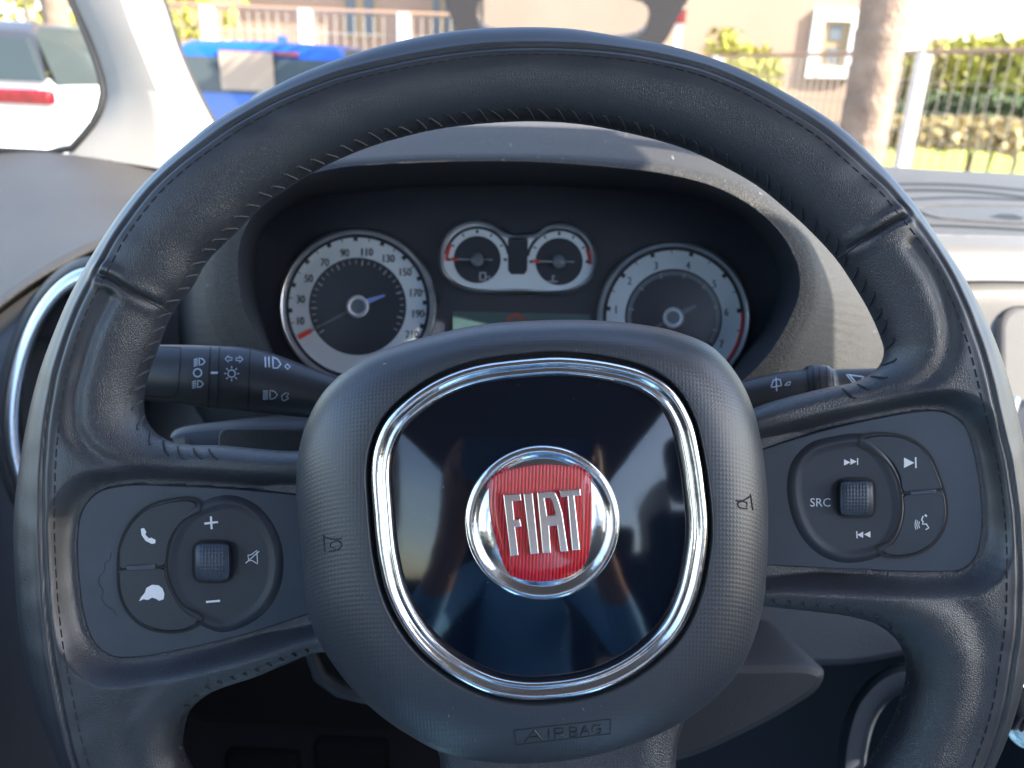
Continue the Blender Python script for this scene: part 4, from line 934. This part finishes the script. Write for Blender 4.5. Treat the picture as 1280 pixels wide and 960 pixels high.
ev.name = 'body'; ev.materials.clear(); ev.materials.append(M['shirt']); ev.materials.append(M['skin']); ev.materials.append(M['hair'])
for p in ev.polygons:
    c = p.center; p.use_smooth = True; p.material_index = 2 if (c.z > 1.36 and (c.y < -.56 or c.z > 1.43)) else (1 if (c.z > 1.2 or (c.y > -.2 and c.z > 1.06)) else 0)
ob = bpy.data.objects.new('body', ev); COL.objects.link(ob); ob.parent = pers; ob.location = -pers.location
mb = MB(); mb.box((0, -.035, 1.248), (.150, .009, .074)); tag(mb.build('phone', M['gloss']), 'black phone held sideways in both hands of the seated person', 'phone')
rs = thing('rear_bench', 'dark rear bench seat and tailgate trim behind the front seats', 'seat', (.27, -1.5, .5))
for nm, c, s_ in (('backrest', (.27, -1.62, .95), (1.4, .16, .75)), ('headrest', (-.1, -1.62, 1.4), (.26, .1, .16)), ('headrest', (.64, -1.62, 1.4), (.26, .1, .16)), ('cushion', (.27, -1.35, .6), (1.4, .5, .16))):
    mb = MB(); mb.box(c, s_); o = mb.build(nm, M['seat'], rs); b = o.modifiers.new('b', 'BEVEL'); b.width = .04; b.segments = 3
bk = thing('tailgate_trim', 'dark rear body trim around the rear window', 'car trim', (.27, -2.1, .4))
obox('lower_panel', M['dark_plastic'], (.27, -2.1, .75), (1.7, .06, .85), bk)
for x in (-.52, 1.06): obox('rear_pillar', M['cream'], (x, -1.85, 1.4), (.08, .5, .6), bk)
for x in (-.60, 1.14): obox('rear_side_panel', M['dark_plastic'], (x, -1.6, .72), (.06, 1.0, .74), bk)
# windscreen
ws = thing('windscreen', 'clear windscreen between the dashboard and the roof', 'windscreen', (.27, .9, 1.2))
mb = MB(); N_ = 12; v = []
for j in range(N_ + 1):
    t = j / N_
    for i in range(N_ + 1):
        s_ = i / N_; x = -.52 + (.04 * t) + s_ * (1.60 - .08 * t); bow = .10 * (1 - (2 * s_ - 1) ** 2)
        v.append((x, (.98 + bow) * (1 - t) + (HY + .01) * t, 1.10 + (1.665 - 1.10) * t + .015 * math.sin(t * PI)))
mb.add(v, [(j * (N_ + 1) + i, j * (N_ + 1) + i + 1, (j + 1) * (N_ + 1) + i + 1, (j + 1) * (N_ + 1) + i) for j in range(N_) for i in range(N_)])
mb.build('pane', M['glass'], ws, sharp=80)
# bonnet in front of the windscreen
M['bonnet'] = mat('bonnet_white_paint', (.7, .7, .7), .3, coat=.6)
#EXTRA_INTERIOR

# ================================================================ OUTSIDE
M['asphalt'] = mat('pale_paving', (.22, .20, .185), .9, var=.15, vscale=1.5, bump=[('noise', 60, .004)])
mb = MB(); mb.add([(-150, -60, 0), (150, -60, 0), (150, 400, 0), (-150, 400, 0)], [(0, 1, 2, 3)])
tag(mb.build('car_park', M['asphalt'], smooth=False), kind='structure')
M['grassm'] = mat('grass', (.25, .30, .04), .9, var=.4, vscale=3)
g0_ = G(1100, 170, 14)
mb = MB(); mb.add([(4.3, 9.5, .06), (40, 9.5, .06), (40, 40, .06), (6.5, 40, .06), (3.4, 14, .06)], [(0, 1, 2, 3, 4)]); tag(mb.build('verge', M['grassm'], smooth=False), kind='structure')
M['soil'] = mat('orange_soil', (.55, .32, .18), .95, var=.3, vscale=2)
# ---- buildings
M['stucco'] = mat('beige_stucco', (.42, .275, .195), .9, var=.05, vscale=1, bump=[('noise', 40, .01)])
M['whitep'] = mat('white_paint', (.8, .8, .78), .6)
M['brownw'] = mat('brown_shutter', (.40, .27, .14), .6)
M['winglass'] = mat('window_glass', (.13, .145, .16), .3)
def house(name, label, x0, x1, Y, depth, hgt, wins, baseband=None):
    t = thing(name, label, 'house', ((x0 + x1) / 2, Y, 0))
    mb = MB(); mb.box(((x0 + x1) / 2, Y + depth / 2, hgt / 2), (x1 - x0, depth, hgt)); mb.build('wall', M['stucco'], t, smooth=False)
    mb = MB(); mb.box(((x0 + x1) / 2, Y + depth / 2, hgt + .12), (x1 - x0 + .8, depth + .8, .2)); mb.build('roof', M['roofm'], t, smooth=False)
    if baseband: mb = MB(); mb.box(((x0 + x1) / 2, Y - .02, .55), (x1 - x0, .06, .12)); mb.build('ledge', M['whitep'], t, smooth=False)
    for (wx, wz, ww, wh, style) in wins:
        if style == 'frame':
            mb = MB(); f = .16
            for c, s_ in (((wx - ww / 2 - f / 2, Y - .03, wz), (f, .1, wh + 2 * f)), ((wx + ww / 2 + f / 2, Y - .03, wz), (f, .1, wh + 2 * f)), ((wx, Y - .03, wz + wh / 2 + f / 2), (ww, .1, f)), ((wx, Y - .03, wz - wh / 2 - f / 2), (ww, .12, f))): mb.box(c, s_)
            fr_ = mb.build('window_surround', M['whitep'], t, smooth=False)
        else: fr_ = t
        mb = MB(); mb.box((wx, Y + .0, wz), (ww, .03, wh)); pn = mb.build('shutter', M['brownw'], t, smooth=False)
        mb = MB()
        for k in range(2): mb.box((wx - ww / 4 + k * ww / 2 if style != 'frame' else wx, Y - .02, wz + (0 if style != 'frame' else (k - .5) * wh * .5)), (ww * .28 if style != 'frame' else ww * .45, .02, wh * (.86 if style != 'frame' else .34)))
        mb.build('pane', M['winglass'], pn, smooth=False)
    return t
M['roofm'] = mat('terracotta', (.5, .2, .1), .8)
def wbox(px0, py0, px1, py1, Y): a = G(px0, py0, Y); b = G(px1, py1, Y); return (a[0] + b[0]) / 2, (a[2] + b[2]) / 2, abs(b[0] - a[0]), abs(a[2] - b[2])
w1 = wbox(426, -20, 474, 50, 14); w2 = wbox(538, -20, 568, 48, 14); w0 = wbox(250, 14, 330, 45, 14)
house('beige_house', 'beige house with tall brown shuttered windows behind the fence on the left', G(205, 90, 14)[0], G(600, 90, 14)[0], 14, 6, 4.6, [(*w1[:2], *w1[2:], 'plain'), (*w2[:2], *w2[2:], 'plain')])
w3 = wbox(1029, 26, 1054, 84, 13)
house('beige_house', 'plain beige house with one narrow white framed window beside the palm', G(603, 90, 13)[0], G(1112, 90, 13)[0], 13, 7, 5.0, [(*w3[:2], *w3[2:], 'frame')], True)
# ---- fences
M['wire'] = mat('fence_wire', (.48, .42, .34), .6); M['postm'] = mat('fence_post_paint', (.75, .72, .68), .5)
def fence(label, p0, p1, ztop, posts, zb=0, wire_dx=.11, wire_dz=.22, pr=.05, tw=.0042, rail=True):
    p0, p1 = np.array(p0, float), np.array(p1, float); L = np.linalg.norm(p1 - p0)
    t = thing('mesh_fence', label, 'fence', (p0[0], p0[1], 0), 'welded mesh fences round the car park')
    mb = MB(); n = int(L / wire_dx)
    for i in range(n + 1):
        q = p0 + (p1 - p0) * i / n; mb.tube([(q[0], q[1], zb), (q[0], q[1], ztop)], tw, 4, caps=False)
    for k in range(int((ztop - zb) / wire_dz) + 1):
        z = ztop - k * wire_dz; mb.tube([(p0[0], p0[1], z), (p1[0], p1[1], z)], tw, 4, caps=False)
    mb.build('mesh_panel', M['wire'], t)
    if rail: mb = MB(); mb.tube([(p0[0], p0[1], ztop + .02), (p1[0], p1[1], ztop + .02)], .02, 6); mb.build('top_rail', M['brownrail'], t)
    for s_ in posts:
        q = p0 + (p1 - p0) * s_; mb = MB(); mb.box((q[0], q[1], ztop / 2), (pr * 2, pr * 2, ztop + .04)); mb.build('post', M['postm'], t, smooth=False)
    return t
M['brownrail'] = mat('rusty_rail', (.35, .22, .14), .6)
a = G(180, 20, 10); b = G(600, 20, 10)
def frac(px, Y=10): return (G(px, 60, Y)[0] - a[0]) / (b[0] - a[0])
fence('fine mesh fence with white posts in front of the shuttered beige house', (a[0] - 3, 10), (b[0], 10), G(300, 11, 10)[2], [(G(px, 40, 10)[0] - a[0] + 3) / (b[0] - a[0] + 3) for px in (262, 383, 505)], pr=.065)
pa = G(700, 80, 14.5); pb = G(1062, 58, 9.6); pc = G(1155, 52, 8.3); pe = G(1420, 40, 5.8)
ztp = 1.25 + .33
def hz(px, Y): return G(px, 97, Y)
fl = hz(840, 12.4); fm = hz(1150, 8.0); fr2 = hz(1500, 5.6)
fence('thin mesh fence in front of the plain house left of the palm', fl[:2], fm[:2], ztp, [.25], pr=.06, tw=.005)
fence('tall mesh fence panel with a bright white post right of the palm', fm[:2], fr2[:2], ztp, [0.0, .93], pr=.05, wire_dx=.135, wire_dz=.25, tw=.0034)
# ---- palm trunk
M['bark'] = mat('palm_bark', (.30, .21, .15), .95, var=.25, vscale=6, bump=[('noise', 30, .03)])
pt = G(1085, 130, 6.4)
palm = thing('palm_tree', 'stout ringed palm trunk in front of the beige house', 'palm tree', (pt[0], pt[1], 0))
mb = MB(); rings = []
for k in range(150):
    z = k * .03; r = .172 + .012 * ((z / .24) % 1) ** .7 + (.03 if z < .3 else 0)
    rings.append([(pt[0] + r * math.cos(a_) * (1 + .02 * math.sin(5 * a_ + z * 3)), pt[1] + r * math.sin(a_), z) for a_ in np.linspace(0, 2 * PI, 28, endpoint=False)])
mb.loft(rings); mb.build('trunk', M['bark'], palm, sharp=60)
M['frond'] = mat('palm_frond', (.10, .16, .04), .6)
mb = MB()
for k in range(22):
    a_ = k * 2.4; el = random.uniform(.1, 1.1); pr_ = None
    for j in range(14):
        t = j / 13; R_ = 2.2 * t; p = np.array([pt[0] + R_ * math.cos(a_), pt[1] + R_ * math.sin(a_), 4.5 + R_ * math.sin(el) * .9 - 1.1 * t * t])
        if pr_ is not None:
            d_ = np.array([-math.sin(a_), math.cos(a_), -.35]) * .45 * math.sin(PI * min(1, t + .1))
            mb.add([pr_, p, p + d_], [(0, 1, 2)]); mb.add([pr_, p, p - d_ * np.array([1, 1, -1])], [(0, 1, 2)])
        pr_ = p
mb.build('crown', M['frond'], palm, smooth=False)
# ---- bushes and trees
M['leafy'] = mat('yellow_green_leaf', (.38, .36, .05), .7, var=.4, vscale=4); M['leafd'] = mat('dark_green_leaf', (.06, .09, .03), .7, var=.4, vscale=4); M['leafo'] = mat('dry_orange_leaf', (.36, .28, .12), .8, var=.3, vscale=4)
def shrub(name, label, c, r, n, m, leaf=.07, cat='bush', trunk=None, group=None):
    t = thing(name, label, cat, (c[0], c[1], 0), group)
    mb = MB(); cl = [(random.uniform(-.85, .85), random.gauss(0, .45), random.gauss(0, .45), random.uniform(.35, .75)) for _ in range(34)]
    v = []; f = []
    for k in range(n):
        q = random.choice(cl); u = np.random.normal(0, 1, 3); u /= np.linalg.norm(u); u *= q[3] * random.random() ** .8
        p = np.array([c[0] + (q[0] + u[0]) * r[0], c[1] + (q[1] + u[1]) * r[1], c[2] + (q[2] + u[2]) * r[2]])
        if p[2] < .02: continue
        a_ = np.random.normal(0, 1, 3); a_ /= np.linalg.norm(a_); b_ = np.cross(a_, np.random.normal(0, 1, 3)); b_ /= np.linalg.norm(b_); s_ = leaf * random.uniform(.6, 1.4)
        i = len(v); v += [p - a_ * s_, p + b_ * s_ * .45, p + a_ * s_, p - b_ * s_ * .45]; f.append((i, i + 1, i + 2, i + 3))
    mb.add(v, f); mb.build('foliage', m, t, smooth=False)
    mb = MB(); mb.tube([(c[0], c[1], 0), (c[0] + .03, c[1], c[2] * .6), (c[0], c[1] + .05, c[2])], [(trunk or .015), (trunk or .04) * .7, (trunk or .04) * .4], 8); mb.build('trunk', M['bark'], t)
np.random.seed(3)
def gp(px, py, Y): return tuple(G(px, py, Y))
shrub('bush', 'yellow green bush behind the mesh fence right of the white post', gp(1235, 108, 12), (1.15, .6, .50), 14000, M['leafy'])
shrub('bush', 'yellow green bush behind the mesh fence at the right edge', gp(1330, 104, 11.5), (1.2, .6, .50), 14000, M['leafy'])
shrub('bush', 'dark green bush low behind the right fence', gp(1250, 140, 11), (1.2, .5, .22), 4500, M['leafd'])
shrub('bush', 'dry orange bush at the foot of the right fence', gp(1215, 170, 10.2), (.8, .5, .14), 2500, M['leafo'])
shrub('bush', 'dry orange plants at the right edge behind the fence', gp(1275, 165, 9.8), (.8, .5, .14), 2500, M['leafo'])
shrub('bush', 'olive bush between palm trunk and white post', gp(1135, 120, 12), (.25, .4, .6), 3000, M['leafo'])
shrub('bush', 'yellow green shrub against the beige house left of the palm', gp(925, 92, 12.2), (.5, .3, .33), 3500, M['leafy'])
shrub('tree', 'pale leafy tree seen above the white car at the far left', gp(30, 10, 12), (2.2, 1.2, 1.3), 5000, M['leafy'], .1, 'tree', .1)
tk = G(75, 60, 9.5); t = thing('bare_trunk', 'grey brown tree trunk behind the white car', 'tree', (tk[0], tk[1], 0)); mb = MB(); mb.tube([(tk[0], tk[1], 0), (tk[0] + .02, tk[1], 3), (tk[0] + .1, tk[1], 5)], [.15, .13, .11], 12); mb.build('trunk', M['bark'], t)

# ---- cars outside
def paint(n, c): return mat(n, c, .25, coat=.8, coatr=.05)
M['cwhite'] = paint('white_car_paint', (.75, .75, .75)); M['cblue'] = paint('blue_car_paint', (.006, .10, .50)); M['cdark'] = paint('dark_grey_paint', (.05, .05, .055))
M['cglass'] = mat('car_glass', (.045, .06, .06), .12); M['tail'] = mat('tail_lamp', (.20, .004, .006), .15, coat=1, var=.4, vscale=9)
M['badgegrey'] = mat('badge_grey', (.35, .36, .38), .4); M['paper'] = mat('rear_window_sticker', (.42, .33, .25), .7); M['tyre'] = mat('tyre', (.02, .02, .02), .8); M['plate'] = mat('number_plate', (.8, .8, .78), .5)
M['clearg'] = glassmat('clear_pane', .25, (.8, .85, .82))
def car(name, label, x, Y, m, hw=.82, L=3.8, hgt=1.52, belt=.98, roofm=None, sticker=False, hatch=True, lz=.10, lw=.42):
    t = thing(name, label, 'car', (x, Y, 0), 'cars parked outside')
    def w(px_, py_, pz_): return (x + px_, Y + py_, pz_)
    secs = [(0.0, .34, belt * .75, .92), (.03, .28, belt, 1.0), (.35, .24, belt + .02, 1.0), (L * .5, .22, belt, 1.02), (L - .8, .24, belt - .06, .98), (L - .1, .3, belt - .25, .85), (L, .36, belt - .35, .7)]
    mb = MB(); rings = []
    for yy, zl, zh, k in secs:
        h_ = hw * k; rings.append([w(h_ * .92, yy, zl), w(h_, yy, zl + .15), w(h_ * 1.01, yy, (zl + zh) / 2), w(h_ * .985, yy, zh - .08), w(h_ * .90, yy, zh), w(0, yy, zh + .02), w(-h_ * .90, yy, zh), w(-h_ * .985, yy, zh - .08), w(-h_ * 1.01, yy, (zl + zh) / 2), w(-h_, yy, zl + .15), w(-h_ * .92, yy, zl)])
    mb.loft(rings); mb.build('body', m, t, sharp=50)
    cab = [(.03, belt - .02, .95), (.11, hgt - .10, .86), (.26, hgt - .02, .82), (L * .4, hgt, .76), (L * .58, hgt - .06, .74), (L * .76, belt - .02, .88)]
    mb = MB(); rg = []
    for yy, zz, k in cab: rg.append([w(hw * k, yy, zz), w(hw * k * .9, yy, zz + .03), w(0, yy, zz + .045), w(-hw * k * .9, yy, zz + .03), w(-hw * k, yy, zz)])
    mb.loft(rg, caps=False, ring_closed=False)
    mb.build('roof', roofm or m, t, sharp=50)
    # glasshouse side walls
    for sd_ in (-1, 1):
        mb = MB(); mb.add([w(sd_ * hw * .985, .12, belt - .05), *[w(sd_ * hw * k, yy, zz) for yy, zz, k in cab[1:5]], w(sd_ * hw * .985, L * .76, belt - .05)], [(0, 1, 2, 3, 4, 5)]); mb.build('side_glass', M['cglass'], t, smooth=False)
    mb = MB(); o = -.045
    c0 = [(-.93, .035, belt - .02), (.93, .035, belt - .02), (.80, .105, hgt - .13), (-.78, .105, hgt - .13)]
    mb.add([w(a_ * hw, b_ + o, c_) for a_, b_, c_ in c0] + [w(a_ * hw, b_ + .01, c_) for a_, b_, c_ in c0], [(0, 1, 2, 3), (4, 5, 6, 7), (0, 1, 5, 4), (1, 2, 6, 5), (2, 3, 7, 6), (3, 0, 4, 7)]); rw = mb.build('rear_window', M['cglass'], t, smooth=False)
    mb = MB(); mb.box(w(0, .085, hgt - .085), (hw * .8, .04, .035)); mb.build('brake_lamp', M['tail'], t)
    for sd_ in (-1, 1):
        mb = MB(); mb.box(w(sd_ * hw * (1.0 - lw / 2), .0, belt - lz), (hw * lw, .12, .13)); ob = mb.build('tail_lamp', M['tail'], t); bv = ob.modifiers.new('b', 'BEVEL'); bv.width = .03; bv.segments = 3
    mb = MB(); mb.box(w(0, -.06, .42), (hw * 1.9, .16, .22)); ob = mb.build('bumper', m, t); bv = ob.modifiers.new('b', 'BEVEL'); bv.width = .05; bv.segments = 3
    mb = MB(); mb.box(w(0, -.02, .68), (.5, .03, .11)); mb.build('number_plate', M['plate'], t)
    for sd_ in (-1, 1):
        for yy in (.62, L - .75):
            mb = MB(); mb.tube([w(sd_ * hw * .80, yy, .31), w(sd_ * hw * .98, yy, .31)], .31, 28); wh_ = mb.build('wheel', M['tyre'], t, sharp=40)
            mb = MB(); mb.tube([w(sd_ * hw * .97, yy, .31), w(sd_ * hw * 1.0, yy, .31)], .19, 20); mb.build('rim', M['chrome_soft'], wh_, sharp=40)
    return t, w, rw
bx = G(322, 90, 8)[0]
tb, wb, rwb = car('parked_car', 'bright blue hatchback with a paper sheet in its rear window', bx, 8, M['cblue'], hw=.93, hgt=1.46, belt=1.04, lz=.25)
mb = MB(); mb.box(wb(-.10, .0, 1.20), (.50, .01, .36)); mb.build('paper_sheet', M['paper'], rwb, smooth=False)
mb = MB(); mb.box(wb(.0, .9, 1.52), (.06, .14, .07)); mb.build('aerial', M['cblue'], tb)
mb = MB(); mb.tube([wb(.10, .03, .86), wb(.10, -.04, .86)], .19, 28); mb.build('round_badge', M['badgegrey'], tb)
wx = -3.55
car('parked_car', 'white estate car with a red tail lamp seen in the quarter window', G(-72, 90, 7.5)[0], 7.5, M['cwhite'], hw=.95, L=3.5, hgt=1.54, belt=1.08, lz=.15, lw=.75, roofm=M['cdark'])
# dark car with raised tailgate
dx = G(700, 90, 6.3)[0]
td = thing('parked_car', 'dark grey car with its tailgate raised, glimpsed above the wheel', 'car', (dx, 6.3, 0), 'cars parked outside')
mb = MB(); rings = []
for yy, zl, zh, k in ((.0, .35, 1.0, .95), (.3, .25, 1.02, 1.0), (2.2, .22, 1.02, 1.0), (3.2, .25, .95, .97), (4.1, .4, .7, .75)):
    h_ = .86 * k; rings.append([(dx + sx_ * h_ * kk, 6.3 + yy, zl + (zh - zl) * q) for sx_, kk, q in ((1, .92, 0), (1, 1, .3), (1, .99, .9), (1, .93, 1), (-1, .93, 1), (-1, .99, .9), (-1, 1, .3), (-1, .92, 0))])
mb.loft(rings); mb.build('body', M['cdark'], td, sharp=50)
for sd_ in (-1, 1):
    mb = MB(); mb.tube([(dx + sd_ * .78, 6.35, 1.0), (dx + sd_ * .70, 6.55, 1.46), (dx + sd_ * .66, 7.0, 1.50), (dx + sd_ * .68, 8.1, 1.46), (dx + sd_ * .78, 9.0, 1.0)], .045, 8); mb.build('roof_pillar', M['cdark'], td)
    mb = MB(); mb.box((dx + sd_ * .76, 6.28, .86), (.16, .08, .26)); mb.build('tail_lamp', M['tail'], td)
    for yy in (.8, 3.3): mb = MB(); mb.tube([(dx + sd_ * .68, 6.3 + yy, .31), (dx + sd_ * .86, 6.3 + yy, .31)], .31, 24); mb.build('wheel', M['tyre'], td, sharp=40)
mb = MB(); mb.box((dx, 7.3, 1.49), (1.4, 1.5, .04)); mb.build('roof', M['cdark'], td, smooth=False)
# tailgate frame
def tg(u_, v_): return (dx + u_, 6.45 - v_ * .55, 1.52 + v_ * .80)
mb = MB(); ou = [(-.70, -.06), (.70, -.06), (.84, .25), (.98, .8), (.90, 1.0), (-.90, 1.0), (-.98, .8), (-.84, .25)]
o1 = spline(ou, step=.06); o2 = spline([(-.50, .05), (.50, .05), (.60, .14), (.62, .42), (.52, .50), (-.52, .50), (-.62, .42), (-.60, .14)], step=.06)
o1 = ang_loop(ou, (0, .28), 80); o2 = ang_loop([(-.50, .04), (.50, .04), (.60, .10), (.61, .26), (.54, .33), (-.54, .33), (-.61, .26), (-.60, .10)], (0, .19), 80)
rg = []
for l, dz in ((o1, 0), (o1, .05), (o2, .05), (o2, 0)): rg.append([tuple(np.array(tg(*p)) + np.array([0, -dz * .8, -dz * .6]) * (-1)) for p in l])
mb.loft(rg, closed=True); gate = mb.build('tailgate', M['cdark'], td, sharp=50)
mb = MB(); mb.add([tg(*p) for p in o2], [tuple(range(80))]); mb.build('rear_window', M['clearg'], gate, smooth=False)
# small red and white sign at the house corner
sg = G(849, 20, 11); t = thing('notice_sign', 'small red sign on a white post beside the raised tailgate', 'sign', (sg[0], sg[1], 0))
mb = MB(); mb.box((sg[0], sg[1], sg[2]), (.17, .03, .16)); mb.build('sign_plate', M['tail'], t, smooth=False)
mb = MB(); mb.box((sg[0] + .02, sg[1] + .05, sg[2] / 2 + .1), (.08, .05, sg[2] + .3)); mb.build('post', M['whitep'], t, smooth=False)

# ================================================================ CAMERA, LIGHT
cam = bpy.data.cameras.new('camera'); co_ = bpy.data.objects.new('camera', cam); COL.objects.link(co_)
mw = Matrix([[RIGHT[i], UP[i], -FWD[i], CAM[i]] for i in range(3)] + [[0, 0, 0, 1]]); co_.matrix_world = mw
cam.sensor_width = 36; cam.lens = 36 * F / 1280; cam.clip_start = .01; cam.clip_end = 1000
cam.dof.use_dof = True; cam.dof.focus_distance = .275; cam.dof.aperture_fstop = cam.lens / 2.1
scene.camera = co_
sun_dir = Vector((.72, -.28, .62)).normalized()
el = math.asin(sun_dir.z); az = math.atan2(sun_dir.x, sun_dir.y)
w_ = bpy.data.worlds.new('World'); scene.world = w_; w_.use_nodes = True; nt = w_.node_tree
sk = nt.nodes.new('ShaderNodeTexSky'); sk.sky_type = 'NISHITA'; sk.sun_disc = False; sk.sun_elevation = el; sk.sun_rotation = az
nt.links.new(sk.outputs[0], nt.nodes['Background'].inputs[0]); nt.nodes['Background'].inputs[1].default_value = .15
sl_ = bpy.data.lights.new('sun', 'SUN'); sl_.energy = 4.6; sl_.angle = math.radians(.5); sl_.color = (1, .93, .82)
so = bpy.data.objects.new('sun', sl_); COL.objects.link(so); so.rotation_euler = sun_dir.to_track_quat('Z', 'Y').to_euler()
vs = scene.view_settings; vs.view_transform = 'Standard'; vs.look = 'None'; vs.gamma = 1; vs.exposure = 2.2
